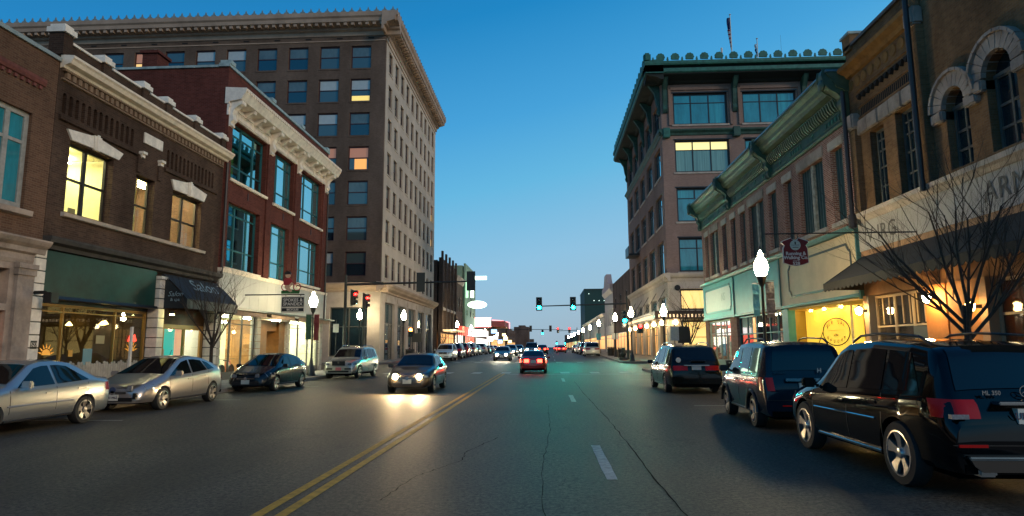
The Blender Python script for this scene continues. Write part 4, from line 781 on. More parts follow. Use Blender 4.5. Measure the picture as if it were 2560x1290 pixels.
INK = pmat('dark_olive_lettering', (.035, .03, .01), .6)
GX = XR+1.26
mb = MB(); rr = 1.40
for k in range(48):
    a, b = 2*math.pi*k/48, 2*math.pi*(k+1)/48
    mb.prism(lambda a_, z, d: (GX-d, a_, z), [(29.85+rr*math.cos(a), 2.3+.56*1.13*math.sin(a)), (29.85+rr*math.cos(b), 2.3+.56*1.13*math.sin(b)), (29.85+1.32*math.cos(b), 2.3+.59*math.sin(b)), (29.85+1.32*math.cos(a), 2.3+.59*math.sin(a))], 0, .01)
mb.build('ring', INK, lg)
def arctext(s, a0, a1, rx, rz, size, parent, flip=1):
    for i, ch in enumerate(s):
        if ch == ' ': continue
        a = a0+(a1-a0)*i/(len(s)-1); cx_, cz = -rx*math.cos(a), rz*math.sin(a)
        tx = Vector((0, -math.sin(a)*rx, -math.cos(a)*rz*flip*1.0)).normalized()
        tt = R(90)-a
        X = Vector((0, -math.cos(tt*.8), -math.sin(tt*.8))) if flip > 0 else Vector((0, -math.cos((-R(90)-a)*.8), -math.sin((-R(90)-a)*.8)))
        Z = Vector((0, X[2], -X[1]))
        text(ch, 'letter', INK, parent, size, (GX-.012, 29.85-cx_, 2.3+cz), X, Z)
arctext('THE RUN', R(145), R(35), 1.02, .44, .24, lg); arctext('AROUND', R(-145), R(-35), 1.02, .44, .22, lg, -1)
text('of the', 'lettering', INK, lg, .2, (GX-.012, 29.85, 2.16), (0, -1, 0), (0, 0, 1), shear=.3)
MB().box(lambda a_, z, d: (GX-d, a_, z), 29.1, 30.6, 2.36, 2.375, 0, .01).build('rule', INK, lg)
# --- R1 and R0 brown brick pair with arches
def roundhead(fr, c, z, r, r2_, d0, d1, n=11):
    out_ = []
    for i in range(n):
        a, b = math.pi*i/n+.012, math.pi*(i+1)/n-.012
        out_.append([(c+r*math.cos(a), z+r*math.sin(a)), (c+r2_*math.cos(a), z+r2_*math.sin(a)), (c+r2_*math.cos(b), z+r2_*math.sin(b)), (c+r*math.cos(b), z+r*math.sin(b))])
    return out_
r1 = root('brick_building', 'narrow orange brown brick building with roundel cornice and two tall windows', 'building', (18, 22, 0))
wA, wB = (22.1, 23.05, 6.6, 9.35), (20.3, 21.35, 6.6, 9.42)
mb = MB(); wall(mb, FR, 19.5, 24.36, 6.3, 13.0, [wA, wB], -.4, 0); mb.build('brick_wall', BR_R, r1)
MB().box(FR, 19.5, 24.36, 12.6, 12.7, -18, -.41).box(FR, 24.06, 24.36, -.4, 12.9, -18, -.41).build('rear_wall', BR_R, r1)
cornice(FR, [(-.45, 13.0), (.1, 13.0), (.1, 13.12), (-.45, 13.16)], 19.5, 24.3, 'coping', pmat('dark_coping', (.10, .085, .08), .7, noise=.3), r1)
MB().box(FR, 23.75, 24.36, 12.9, 13.5, -.5, .1).build('corner_pier', BR_R, r1); MB().box(FR, 23.7, 24.42, 13.5, 13.6, -.55, .16).build('pier_cap', PCOP, r1)
OB = pmat('ochre_brick_cornice', (.24, .12, .03), .8, noise=.4, nscale=3)
cornice(FR, [(-.02, 11.85), (.12, 11.88), (.2, 12.0), (.42, 12.1), (.46, 12.22), (-.02, 12.3)], 19.5, 24.5, 'brick_cornice', OB, r1)
for k in range(9): MB().lathe((XR-.06, 20.1+.5*k, 11.55), [(.03, .03), (.19, .02), (.21, .06)], 12, 'x').build('brick_roundel', OB, r1)
cornice(FR, [(-.02, 11.12), (.07, 11.13), (.07, 11.2), (-.02, 11.22)], 19.6, 23.7, 'brick_string', BR_R, r1)
tb = MB().prism(FR, [(-.13, 0), (0, -.2), (.13, 0)], 0, .12).mesh('corbel_tooth', DARK)
for k in range(12): inst('corbel_tooth', tb, r1, (0, 19.95+.32*k, 10.95))
st = MB().box(FR, -.028, .028, -.15, .15, 0, .02).mesh('slot_shade_strip', DARK)  # near-black raised strips stand in for the shade inside slots
for k in range(30): inst('slot_shade_strip', st, r1, (0, 20.0+.12*k, 10.3))
cornice(FR, [(-.02, 10.5), (.06, 10.5), (.06, 10.56), (-.02, 10.56)], 19.9, 23.7, 'brick_string', BR_R, r1); cornice(FR, [(-.02, 10.03), (.08, 10.03), (.08, 10.1), (-.02, 10.1)], 19.9, 23.7, 'brick_string', BR_R, r1)
for k in range(5): MB().box(FR, 19.95+.76*k, 20.69+.76*k, 9.44, 9.98, 0, .13+.02*(k % 2)).build('lintel_stone', DIRTYSTONE, r1, bevel=.03)
for a, z in ((23.9, 10.0), (19.6, 11.9)): MB().box(FR, a-.3, a+.25, z-.3, z+.3, 0, .35).build('impost_stone', DIRTYSTONE, r1, bevel=.06); MB().box(FR, a-.22, a+.2, 6.4, z-.3, 0, .22).build('brick_pilaster', BR_R, r1)
MB().cyl((XR-.4, 24.0, 6.3), (XR-.4, 24.0, 11.3), .08).build('downpipe', DP, r1); MB().cyl((XR-.4, 19.5, 6.3), (XR-.4, 19.5, 12.5), .08).build('downpipe', DP, r1); MB().cyl((XR-.4, 24.0, 6.0), (XR-.4, 24.0, 6.5), .14).build('pipe_head', DP, r1)
WGY = pmat('grey_window_frame', (.10, .10, .085), .6, noise=.3)
for o_ in (wA, wB):
    window(FR, *o_, r1, [.38, .7], [.25, .5, .72, .86], .05, WGY, PANE_D, rec=.28, thin=1, fw=.09)
def fullfascia(parent, a0, a1):
    cornice(FR, [(-.2, 6.2), (.12, 6.2), (.2, 6.3), (.3, 6.36), (.32, 6.5), (-.2, 6.55)], a0, a1, 'stone_ledge', STONE, parent)
    MB().box(FR, a0, a1, 5.15, 6.2, -.4, .06).build('white_fascia', pmat('pale_fascia_stone', (.40, .37, .33), .8, noise=.15, nscale=.8), parent)
    MB().box(FR, a0, a1, 3.5, 5.15, -.4, .02).build('tan_fascia', pmat('tan_render', (.36, .20, .10), .8, noise=.2), parent)
fullfascia(r1, 19.42, 24.34)
LK = pmat('dull_raised_letter', (.11, .095, .08), .6)
text('V IRG', 'lettering', LK, r1, .78, (XR-.08, 22.7, 5.62), (0, -1, 0), (0, 0, 1), spacing=1.05)
r0 = root('brick_building', 'brown brick building with two stone arched windows at the right frame edge', 'building', (18, 14, 0))
aA = (17.72, 18.72, 6.7, 8.55); aB = (15.85, 16.95, 6.7, 8.75)
mb = MB(); wall(mb, FR, 6, 19.4, 6.3, 13.6, [aA, (aA[0], aA[1], 8.55, 9.05), aB, (aB[0], aB[1], 8.75, 9.3)], -.4, 0); mb.build('brick_wall', BR_R, r0)
MB().box(FR, 6, 19.4, 12.6, 12.7, -18, -.41).build('roof', GREY, r0)
for k in range(16): inst('corbel_tooth', MB().box(FR, -.09, .09, -.13, .13, 0, .03).mesh('corbel_tooth', DARK), r0, (0, 19.0-.36*k, 12.35))
for (a0, a1, z0, z1), zz in ((aA, 8.55), (aB, 8.75)):
    c = (a0+a1)/2; r = (a1-a0)/2
    for q in roundhead(FR, c, zz, r, r+.42, 0, 1): MB().prism(FR, q, -.3, .12).build('arch_stone', DIRTYSTONE, r0)
    for q in roundhead(FR, c, zz, r+.43, r+.52, 0, 1): MB().prism(FR, q, -.3, .2).build('hood_mould', DIRTYSTONE, r0)
    for s in (-1, 1): MB().box(FR, c+s*(r+.26)-.26, c+s*(r+.26)+.26, zz-.35, zz-.02, -.3, .16).build('impost_stone', DIRTYSTONE, r0, bevel=.04)
    # infill behind the arch
    mb = MB()
    for s in (-1, 1): mb.prism(FR, [(c+s*(r+.001), zz+r+.1)]+[(c+s*r*math.cos(t), zz+r*math.sin(t)) for t in [R(x) for x in (90, 70, 45, 20, 0)]], -.3, -.02)
    mb.build('arch_spandrel', BR_R, r0)
    window(FR, a0, a1, z0, z1, r0, [.5], [.3, .6], .07, WGY, PANE_D, rec=.28, fw=.09, thin=1)
    f = MB().box(FR, a0, a1, zz-.05, zz+.05, -.33, -.2).build('fanlight', WGY, r0); MB().prism(FR, [(c+r*math.cos(t), zz+r*math.sin(t)) for t in [R(15*i) for i in range(13)]], -.3, -.28).build('pane', PANE_D, f)
fullfascia(r0, 6, 19.38)
text('ARM', 'lettering', LK, r0, .8, (XR-.08, 16.55, 5.68), (0, -1, 0), (0, 0, 1), spacing=1.05)
# restaurant front under both
TANP = pmat('tan_painted_pillar', (.45, .26, .14), .7, noise=.1)
OR = pmat('orange_render', (.50, .20, .05), .75, noise=.15)
for p_, a0, a1, m_ in ((r1, 24.1, 24.36, TANP), (r1, 23.98, 24.1, pmat('grey_pilaster', (.16, .15, .14), .7)), (r1, 19.45, 20.5, OR), (r0, 18.0, 19.36, OR), (r0, 17.7, 18.0, TANP)): MB().box(FR, a0, a1, .1, 3.5, -.4, .08).build('pillar', m_, p_)
CF = pmat('cream_shop_frame', (.45, .34, .22), .6)
shopR(FR, 20.5, 23.95, .6, 3.45, [21.6, 22.7], CF, 2.35, pmat('dark_tinted_shop_pane', (.035, .028, .02), .05, spec=1, coat=.4), .1, .2, r1)
for k in range(7): MB().box(FR, 20.95+.42*k, 20.99+.42*k, 2.42, 3.36, -.19, -.165).build('glazing_bar', CF, r1)
MB().box(FR, 20.5, 23.95, .1, .6, -.3, 0).build('stall_riser', CF, r1)
shopR(FR, 12.0, 17.7, .6, 3.45, [13.2, 15.4], CF, 2.5, pmat('amber_tinted_pane', (.06, .02, .008), .05, spec=1, coat=.3), .12, .25, r0)
MB().box(FR, 12, 17.7, .1, .6, -.3, 0).build('stall_riser', CF, r0)
MB().box(FR, 14.4, 14.9, .7, 2.4, -.24, -.2).build('lit_gap', emit('amber_lit_gap', (1, .35, .06), .35), r0)
t = root('number_banner', 'black banner printed with a white outlined number sixteen beside the restaurant pillar', 'banner', (XR-.1, 20.9, 2))
MB().box(FR, 20.52, 21.35, .95, 2.3, .0, .02).build('cloth', BLACK, t)
text('16', 'lettering', pmat('white_print', (.7, .68, .6), .5), t, .75, (XR-.03, 20.95, 1.55), (0, -1, 0), (0, 0, 1), off=.01)
text('16', 'lettering', BLACK, t, .75, (XR-.036, 20.95, 1.55), (0, -1, 0), (0, 0, 1), off=-.012)
text('Downtown', 'lettering', pmat('white_print', (.7, .68, .6), .5), t, .16, (XR-.03, 20.95, 1.02), (0, -1, 0), (0, 0, 1))
# awning over restaurant
ag = root('awning', 'long dark brown scalloped awning over the restaurant on the right', 'awning', (XR-.8, 19, 4))
AG = pmat('dark_brown_awning_canvas', (.018, .014, .010), .85, noise=.3, nscale=2)
mb = MB(); rows = []
for i in range(25):
    a = 8+(24.3-8)*i/24; rows.append([FR(a, 4.95-1.0*s-.03*math.sin(s*3.1), .04+1.46*s) for s in (0, .25, .5, .75, 1)])
mb.grid(rows).build('canopy', AG, ag, recalc=False)
MB().prism(lambda d, z, e: (XR-d, 24.3+e, z), [(.04, 4.95), (1.5, 3.95), (1.5, 3.72), (.04, 3.72)], -.02, 0).build('side_panel', AG, ag)
valance(FR, 8, 24.3, 3.96, 1.5, AG, ag, .32, .3)
def wall_lantern(y, z, label, s=90):
    t = root('wall_lantern', label, 'lamp', (XR-.2, y, z)); MB().box(FR, y-.04, y+.04, z-.05, z+.05, .06, .25).build('bracket', BLACK, t)
    MB().lathe((XR-.36, y, z), [(.02, -.16), (.09, -.1), (.12, .06), (.02, .12)], 10).build('lamp_glass', emit('lantern_%d' % s, (1, .62, .22), s), t); MB().lathe((XR-.36, y, z+.13), [(.14, 0), (.02, .08)], 10).build('lamp_cap', BLACK, t)
wall_lantern(24.15, 2.95, 'glowing wall lantern on the tan pillar between yellow shop and restaurant', 170)
wall_lantern(19.9, 3.1, 'glowing wall lantern on the orange pillar behind the bare tree', 260)
wall_lantern(17.95, 2.72, 'small glowing wall lantern right of the bare tree trunk', 40)
# --- R3 six storey corner building with green crested roof
r3 = root('office_building', 'six storey pinkish brick corner building crowned by green shell cresting', 'building', (20, 76, 0))
Y4, E4 = 62.6, 90.6; G3 = FY(Y4)
colF = [(13.0, 18.4), (19.9, 25.2), (26.7, 32.0), (33.5, 38.8)]
rowF = [(23.72, 27.0), (18.8, 22.1), (13.8, 17.2), (8.85, 12.2)]
opF = [(a, b, c, d) for a, b in colF for c, d in rowF]
yb = [(64.0+5.3*k, 67.6+5.3*k) for k in range(5)]
rowS = [(23.7, 26.6), (18.8, 21.9), (13.8, 17.0), (8.85, 12.2)]
opS = [(a, b, c, d) for a, b in yb for c, d in rowS]
mb = MB(); wall(mb, G3, XR, 60, 8.7, 28.6, opF, -.4, 0); mb.build('brick_wall', BR_R3, r3)
mb = MB(); wall(mb, FR, Y4+.4, E4, 8.7, 28.6, opS, -.4, 0); mb.build('brick_wall', BR_R3, r3)
MB().box(G3, XR+.45, 60, -.5, 28.5, -28, -.7).build('core', DARK, r3)
CURT = pmat('curtain_pane_painted_sky_teal', (.03, .28, .33), .07, spec=1, coat=.8, noise=.55, nscale=(5, 5, .12))  # curtain streaks, with the teal of the reflected sky painted in
for i, (a, b) in enumerate(colF):
    for j, (c, d) in enumerate(rowF):
        lt = (i == 0 and j == 1)
        f = window(G3, a, b, c, d, r3, [.335, .665], [.70], .12, BLACK, (lambda u, v, lt=lt: PANE_Y if (lt and v == 1) else (pmat('grey_green_curtain_pane', (.17, .32, .27), .1, spec=1, coat=.5, noise=.5, nscale=(5, 5, .12)) if lt else random.choice([PANE_T, CURT]))), rec=.3, thin=.7)
        MB().box(G3, a-.15, b+.15, c-.18, c, -.3, .08).build('sill', STONE, r3)
        if j < 1: 
            MB().box(G3, a-.45, a-.2, c-.1, d+.45, .003, .14).box(G3, b+.2, b+.45, c-.1, d+.45, .003, .14).box(G3, a-.2, b+.2, d+.3, d+.6, .003, .14).build('brick_surround', BR_R3, r3)
        MB().box(G3, a-.1, b+.1, d+.0, d+.12, -.2, .05).build('window_head', BLACK, r3)
for i, (a, b) in enumerate(yb):
    for j, (c, d) in enumerate(rowS):
        window(FR, a, b, c, d, r3, [.335, .665], [.70], .12, BLACK, (lambda u, v: random.choice([PANE_T, PANE_M, PANE_D])), rec=.3, thin=.7)
        MB().box(FR, a-.15, b+.15, c-.18, c, -.3, .08).build('sill', STONE, r3)
cornice(G3, [(-.02, 22.55), (.1, 22.6), (.15, 22.8), (.35, 23.0), (.38, 23.15), (-.02, 23.2)], XR-.35, 60, 'green_string_course', COPPERD, r3)
cornice(FR, [(-.02, 22.55), (.1, 22.6), (.15, 22.8), (.35, 23.0), (.38, 23.15), (-.02, 23.2)], Y4-.35, E4, 'green_string_course', COPPERD, r3)
for x in (12.2, 19.1, 25.9): 
    MB().box(G3, x-.35, x+.35, 22.3, 23.3, 0, .45).build('cartouche', COPPER if x < 13 else COPPERD, r3, bevel=.05)
    MB().prof(G3, [(.003, 24.9), (.15, 24.95), (.3, 25.3), (.2, 25.7), (.35, 26.2), (.5, 27.2), (1.2, 28.3), (.003, 28.3)], x-.22, x+.22).build('eave_bracket', COPPERD, r3, bevel=.03)
for k in range(6):
    y = 63.2+5.3*k
    if y < E4: MB().prof(FR, [(.003, 24.9), (.15, 24.95), (.3, 25.3), (.2, 25.7), (.35, 26.2), (.5, 27.2), (1.2, 28.3), (.003, 28.3)], y-.22, y+.22).build('eave_bracket', COPPERD, r3, bevel=.03)
EV = pmat('black_green_soffit', (.008, .016, .014), .8)
for fr, a0, a1 in ((G3, XR-1.75, 60), (FR, Y4-1.75, E4+.8)):
    MB().prof(fr, [(-.1, 27.9), (.25, 27.95), (.5, 28.15), (1.55, 28.4), (1.6, 28.5), (-.1, 28.5)], a0+.2, a1).build('soffit', EV, r3)
    MB().prof(fr, [(-.1, 28.505), (1.62, 28.505), (1.72, 28.6), (1.72, 28.95), (-.1, 28.95)], a0+.03, a1).build('gutter', COPPER, r3)
    MB().prof(fr, [(-.1, 28.955), (1.3, 28.955), (1.3, 29.3), (-.1, 29.3)], a0+.45, a1).build('shadow_board', EV, r3)
    MB().prof(fr, [(-.1, 29.305), (1.72, 29.305), (1.78, 29.45), (1.78, 29.7), (-.1, 30.0)], a0, a1).build('crown', COPPER, r3)
sh = [(.16*0+.42*math.cos(t)*(1+.06*math.cos(9*t)), .38+.42*math.sin(t)*(1+.06*math.cos(9*t))) for t in [R(a) for a in range(-35, 216, 10)]]
SC = MB().prism(lambda a, z, d: (a, -d, z), sh, 0, .14).mesh('crest_shell', COPPER)
fin = MB().prism(lambda a, z, d: (a, -d, z), [(-.15, 0), (.15, 0), (.06, .12), (.13, .2), (.04, .26), (.09, .33), (0, .46), (-.09, .33), (-.04, .26), (-.13, .2), (-.06, .12)], 0, .08).mesh('crest_finial', COPPER)
for k in range(28):
    if k: inst('crest_shell', SC, r3, (10.2+1.43*k, Y4-1.6, 29.7))
    inst('crest_finial', fin, r3, (10.9+1.43*k, Y4-1.6, 29.7))
MB().box(G3, 10.0, 10.7, 29.7, 30.65, 1.0, 1.75).build('corner_crest', COPPER, r3, bevel=.15)
SC2 = MB().prism(lambda a, z, d: (d, a, z), sh, 0, .14).mesh('crest_shell', COPPER)
for k in range(1, 21): inst('crest_shell', SC2, r3, (XR-1.7, Y4-1.4+1.43*k, 29.7))
# ground floors
cp = [(-.2, 7.9), (.05, 7.95), (.1, 8.2), (.3, 8.35), (.4, 8.55), (.42, 8.7), (-.2, 8.75)]
LS4 = pmat('pale_cut_limestone', (.50, .43, .35), .8, noise=.18, nscale=.8, bump=.2)
MB().prof(G3, cp, XR-.4, 60).build('belt_cornice', LS4, r3); MB().prof(FR, cp, Y4-.4, E4+.1).build('belt_cornice', LS4, r3)
g1 = [(12.95, 18.4, 5.15, 7.2), (12.95, 18.4, .6, 4.15), (19.9, 25.3, 5.15, 7.2), (19.9, 25.3, .6, 4.15)]
g2 = [(a, b, 4.9, 6.6) for a, b in yb]+[(a, b, .5, 3.9) for a, b in yb]
mb = MB(); wall(mb, G3, XR, 60, -.5, 7.9, g1, -.5, 0); mb.build('limestone_wall', LS4, r3); mb = MB(); wall(mb, FR, Y4+.5, E4, -.5, 7.9, g2, -.5, 0); mb.build('limestone_wall', LS4, r3)
MB().box(G3, XR+.52, 30, 7.9, 8.7, -3, -.01).build('belt_core', LS4, r3)
YWN = emit('yellow_lit_room_window', (1, .70, .24), 1.0)
for k, o_ in enumerate(g1): window(G3, *o_, r3, [.68], [.55] if k % 2 else [], .12, FRB, YWN if k % 2 == 0 or k == 1 else YWN, rec=.35, name='shop_window')
for k, o_ in enumerate(g2): window(FR, *o_, r3, [.33, .66], [.7] if k > 4 else [], .12, FRB, PANE_T if k < 5 else emit('amber_lit_shop_pane', (1, .55, .2), .45), rec=.3, name='shop_window')
for k in range(1, 14): MB().box(G3, XR+.01, XR+.6, .2+.58*(k-1), .2+.58*(k-1)+.55, 0, .03).build('quoin', LS4, r3)
for z in (4.15, 7.25):
    pass
rc = root('balcony_canopy', 'flat dark bronze canopy hung on chains along the corner of the limestone ground floor', 'awning', (XR, 62, 4.5))
MB().box(G3, XR-1.6, 30, 4.25, 5.0, .05, 1.5).build('canopy', pmat('bronze_canopy', (.05, .03, .02), .5), rc); MB().box(FR, Y4+.02, 88, 4.25, 5.0, .05, 1.5).build('canopy', pmat('bronze_canopy', (.05, .03, .02), .5), rc)
tm = MB().box(lambda a, z, d: (a, -d, z), -.07, .07, 0, .28, 0, .05).mesh('glazed_tooth', emit('amber_glass_tooth', (1, .7, .4), 1.2)); tm2 = MB().box(lambda a, z, d: (d, a, z), -.07, .07, 0, .28, 0, .05).mesh('glazed_tooth', emit('amber_glass_tooth', (1, .7, .4), 1.2))
for k in range(26): inst('glazed_tooth', tm, rc, (10.6+.34*k, Y4-1.5, 4.4))
for k in range(50): inst('glazed_tooth', tm2, rc, (XR-1.54, 61.4+.5*k, 4.4))
for k in range(5): MB().cyl((XR, 64.0+5.3*k, 7.3), (XR-1.4, 64+5.3*k, 5.0), .03).build('chain', BLACK, rc)
MB().lathe((XR+.9, Y4-.02, 7.3), [(.02, -.1), (.28, -.1), (.28, 0)], 14, 'y').build('chain_boss', BLACK, rc); MB().cyl((XR+.9, Y4-.1, 7.3), (XR+1.7, Y4-1.4, 5.0), .035).build('chain', BLACK, rc)
for k in range(6):
    y = 63.4+4.8*k; t = root('globe_lamp', '%s glowing globe lamp on a limestone pillar under the bronze canopy' % ['nearest', 'second', 'third', 'fourth', 'fifth', 'farthest'][k], 'lamp', (XR-.4, y, 4), 'globe lamps under the bronze canopy')
    MB().lathe((XR-.55, y, 3.95), [(.02, -.24), (.17, -.17), (.24, 0), (.17, .17), (.02, .24)], 12).build('globe', emit('amber_globe', (1, .72, .36), 30), t); MB().cyl((XR-.05, y, 3.6), (XR-.55, y, 3.68), .03).build('bracket', BLACK, t)
t = root('globe_lamp', 'glowing globe lamp round the corner beside the bare street tree', 'lamp', (12.2, 62, 4)); MB().lathe((12.3, Y4-.5, 3.95), [(.02, -.24), (.17, -.17), (.24, 0), (.17, .17), (.02, .24)], 12).build('globe', emit('amber_globe', (1, .72, .36), 30), t); MB().cyl((12.3, Y4, 3.6), (12.3, Y4-.5, 3.68), .03).build('bracket', BLACK, t)
MB().box(FR, 80.2, 83.4, 13.0, 13.25, .02, 1.4).box(FR, 80.2, 83.4, 13.25, 14.2, 1.3, 1.4).build('balcony', BLACK, r3)
# flags on the roof
POLE = pmat('white_flag_pole', (.65, .62, .5), .4)
def flagpole(x, z0, z1, label, name='flagpole'):
    t = root(name, label, 'flagpole', (x, 77, z0-3)); MB().cyl((x, 77, z0-8), (x, 77, z1), .09, .05).build('pole', POLE, t); MB().lathe((x, 77, z1), [(.02, -.1), (.14, 0), (.02, .12)], 8).build('finial', WHITE, t); return t
t = flagpole(23.55, 37, 43.0, 'tallest roof flagpole carrying a limp stars and stripes flag')
def limp(x, z0, z1, wd, cols, p, nm):
    for i, (c, f0, f1) in enumerate(cols):
        rows = [[(x-wd*s*(.5+.5*math.sin(3*(f0+(f1-f0)*v/4)+s)), 77-.1+.12*math.sin(s*7+v), z1-(z1-z0)*(f0+(f1-f0)*v/4)-.1*s) for s in (0, .33, .66, 1)] for v in range(5)]
        MB().grid(rows).build(nm, c, p, recalc=False)
RD, WH, NB = pmat('flag_red', (.35, .03, .04), .8), pmat('flag_white', (.6, .6, .6), .8), pmat('flag_navy', (.02, .03, .10), .8)
limp(23.5, 38.4, 42.6, .42, [(NB, 0, .38)]+[((RD, WH)[k % 2], .38+.062*k, .38+.062*(k+1)) for k in range(10)], t, 'flag')
t = flagpole(26.7, 37, 39.7, 'shorter roof flagpole with a narrow dark state flag'); limp(26.6, 37.4, 39.0, .28, [(WH, 0, .4), (NB, .4, .8), (RD, .8, 1)], t, 'flag')
tag(MB().cyl((29.6, 77, 32), (29.6, 77, 40.1), .025, .01, 5).build('roof_aerial', BLACK), 'thin dark radio aerial on the green crested roof', 'aerial')
tag(MB().cyl((22.3, 77, 32), (22.3, 77, 38.3), .07, .07, 6).cyl((22.3, 77, 38.0), (22.3, 77, 38.6), .12, .12, 6).build('roof_mast', WHITE), 'short white mast left of the tall flagpole', 'mast')
# --- beyond it, right
r4 = simple_building('brick_building', 'plain dark brick two storey building right beyond the green crested building', 1, 91, 114, 12.6, BR_FAR, [(8, 10)], 3, .25, shopcol=lit('warm_far_shop', (1, .5, .15), .8), depth=12)
r5 = simple_building('white_building', 'white narrow building with curved gable pediment beyond the dark brick wall', 1, 114.2, 130, 12.0, pmat('white_render', (.5, .48, .44), .8, noise=.15), [(5.5, 8.5)], 4, .35, cor=.8, cmat=WHITE, depth=8)
MB().prism(FR, [(114.5, 12), (130, 12), (130, 12.8), (126, 13.2), (124, 15.1), (120, 15.1), (118, 13.2), (114.5, 12.8)], -.4, .5).build('gable_pediment', pmat('pinkish_stone', (.5, .38, .34), .8), r5)
r6 = simple_building('low_shop_row', 'long low shop row with pale cornice running to the street end on the right', 1, 131, 205, 8.4, pmat('grey_render', (.25, .25, .24), .8), [], 8, cor=.6, cmat=WHITE, shopcol=lit('warm_far_shop', (1, .5, .15), .8), depth=10)
tw = root('office_tower', 'tall dark green lit tower block behind the far right shops', 'building', (22, 215, 0))
MB().box(FY(205), 12.2, 40, 0, 19.6, -25, 0).build('wall', pmat('dark_green_tower_cladding', (.008, .05, .045), .7), tw)
MB().box(FY(205), 12.1, 40.2, 19.6, 20.0, -25.2, .1).build('parapet', DKMETAL, tw)
for k in range(4): MB().lathe((13.6+.0+1.6*k, 204.9, 16.2 if k else 18.4), [(.02, -.12), (.12, 0), (.02, .12)], 6).build('light', emit('tiny_white_light', (.8, 1, .9), 4), tw)
r7 = simple_building('low_shop_row', 'farthest low buildings on the right near the street end', 1, 228, 400, 6.8, BR_FAR, [], 8, shopcol=lit('warm_far_shop', (1, .5, .15), .8), depth=10)
# ------------------------------------------------------------------ street lamps
GLOBE = emit('street_lamp_globe', (1, .84, .50), 150)
LPM = pmat('black_green_lamp_post', (.012, .014, .012), .4)
def lamp_meshes():
    p = MB().lathe((0, 0, 0), [(.26, 0), (.26, .1), (.22, .16), (.2, .5), (.13, .62), (.1, .8), (.075, .95), (.06, 1.05), (.05, 3.6), (.07, 3.66), (.11, 3.72), (.13, 3.8), (.16, 3.92), (.17, 4.0)], 14).mesh('post', LPM, smooth=50)
    q = MB().lathe((0, 0, 4.0), [(.13, 0), (.19, .1), (.24, .3), (.22, .46), (.15, .62), (.09, .70), (.085, .78), (.05, .86), (.01, .95)], 16).mesh('globe', GLOBE, smooth=80)
    r = MB().lathe((0, 0, 4.93), [(.03, 0), (.035, .05), (.005, .16)], 8).mesh('finial', LPM)
    return p, q, r
LM = lamp_meshes()
ords = ['nearest', 'second', 'third', 'fourth', 'fifth', 'sixth', 'seventh', 'farthest']
def lampost(x, y, label, grp, sc_=1):
    z = g(y)+.15; t = root('street_lamp', label, 'street lamp', (x, y, z), grp); t.scale = (sc_,)*3
    for n_, me in zip(('post', 'globe', 'finial'), LM): inst(n_, me, t, (x, y, z))
    return t
l1 = lampost(7.66, 23.1, 'nearest lit acorn street lamp on the right with two hanging banners, above the box-shaped car', 'street lamps')
l2 = lampost(-13.35, 36.1, 'lit acorn street lamp with green and maroon banners beside the bicycle shop sign', 'street lamps', .97)
l3 = lampost(-17.4, 57.2+1.9, 'lit acorn street lamp between the red signals and the tan office block', 'street lamps')
l4 = lampost(-13.3, 59.3, 'lit acorn street lamp on the corner pavement before the limestone shop front', 'street lamps', .98)
for k, (x, y) in enumerate(((8.1, 44.9), (7.75, 59.4), (7.75, 73), (7.75, 96), (7.75, 116), (7.75, 137), (7.75, 158), (7.75, 182), (7.75, 205), (7.75, 232))):
    lb = 'lit acorn street lamp behind the dark minivan before the chained canopy' if k == 0 else 'lit acorn street lamp at the far corner beside the globe lamps' if k == 1 else 'lit acorn street lamp %s in the row running away past the silver van' % ['', '', 'first', 'second', 'third', 'fourth', 'fifth', 'sixth', 'seventh', 'eighth'][k]
    lampost(x, y, lb, 'street lamps', .9 if k == 0 else 1)
for k, (x, y) in enumerate(((-13.4, 96), (-13.4, 114), (-13.4, 140), (-13.4, 175), (-13.4, 210))): lampost(x, y, 'lit acorn street lamp %s in the far left row past the parked cars' % ['first', 'second', 'third', 'fourth', 'fifth'][k], 'street lamps')
def banner(x0, x1, y, z0, z1, mat, label, x_post):
    t = root('banner', label, 'banner', ((x0+x1)/2, y, z1)); MB().cyl((x_post, y, z1+.03), (x1 if abs(x1-x_post) > abs(x0-x_post) else x0, y, z1+.03), .015).build('arm', BLACK, t)
    rows = [[(x0+(x1-x0)*u, y+.03*math.sin(v*2.1+u*2), z1-(z1-z0)*v/6+.02*math.sin(v*4)) for u in (0, .5, 1)] for v in range(7)]; MB().grid(rows).build('cloth', mat, t, recalc=False); return t
banner(7.32, 7.55, 23.1, 2.75, 3.85, pmat('aqua_banner_cloth', (.15, .5, .5), .7, noise=.3, nscale=6), 'aqua banner on the left of the nearest right lamp post', 7.66)
t = banner(7.78, 8.08, 23.1, 2.7, 3.95, pmat('grey_banner_cloth', (.25, .22, .18), .7, noise=.6, nscale=9), 'grey patterned banner on the right of the nearest right lamp post', 7.66)
MB().box(FY(23.05), 7.82, 8.04, 3.3, 3.34, 0, .01).box(FY(23.05), 7.82, 8.04, 2.8, 2.84, 0, .01).build('print', WHITE, t)
banner(-13.75, -13.42, 36.1, 2.2, 3.6, pmat('green_banner_cloth', (.01, .06, .035), .7), 'dark green banner on the lamp post by the bicycle shop', -13.35); banner(-13.28, -12.98, 36.1, 2.15, 3.6, pmat('maroon_banner_cloth', (.12, .01, .015), .7), 'maroon banner on the lamp post by the bicycle shop', -13.35)
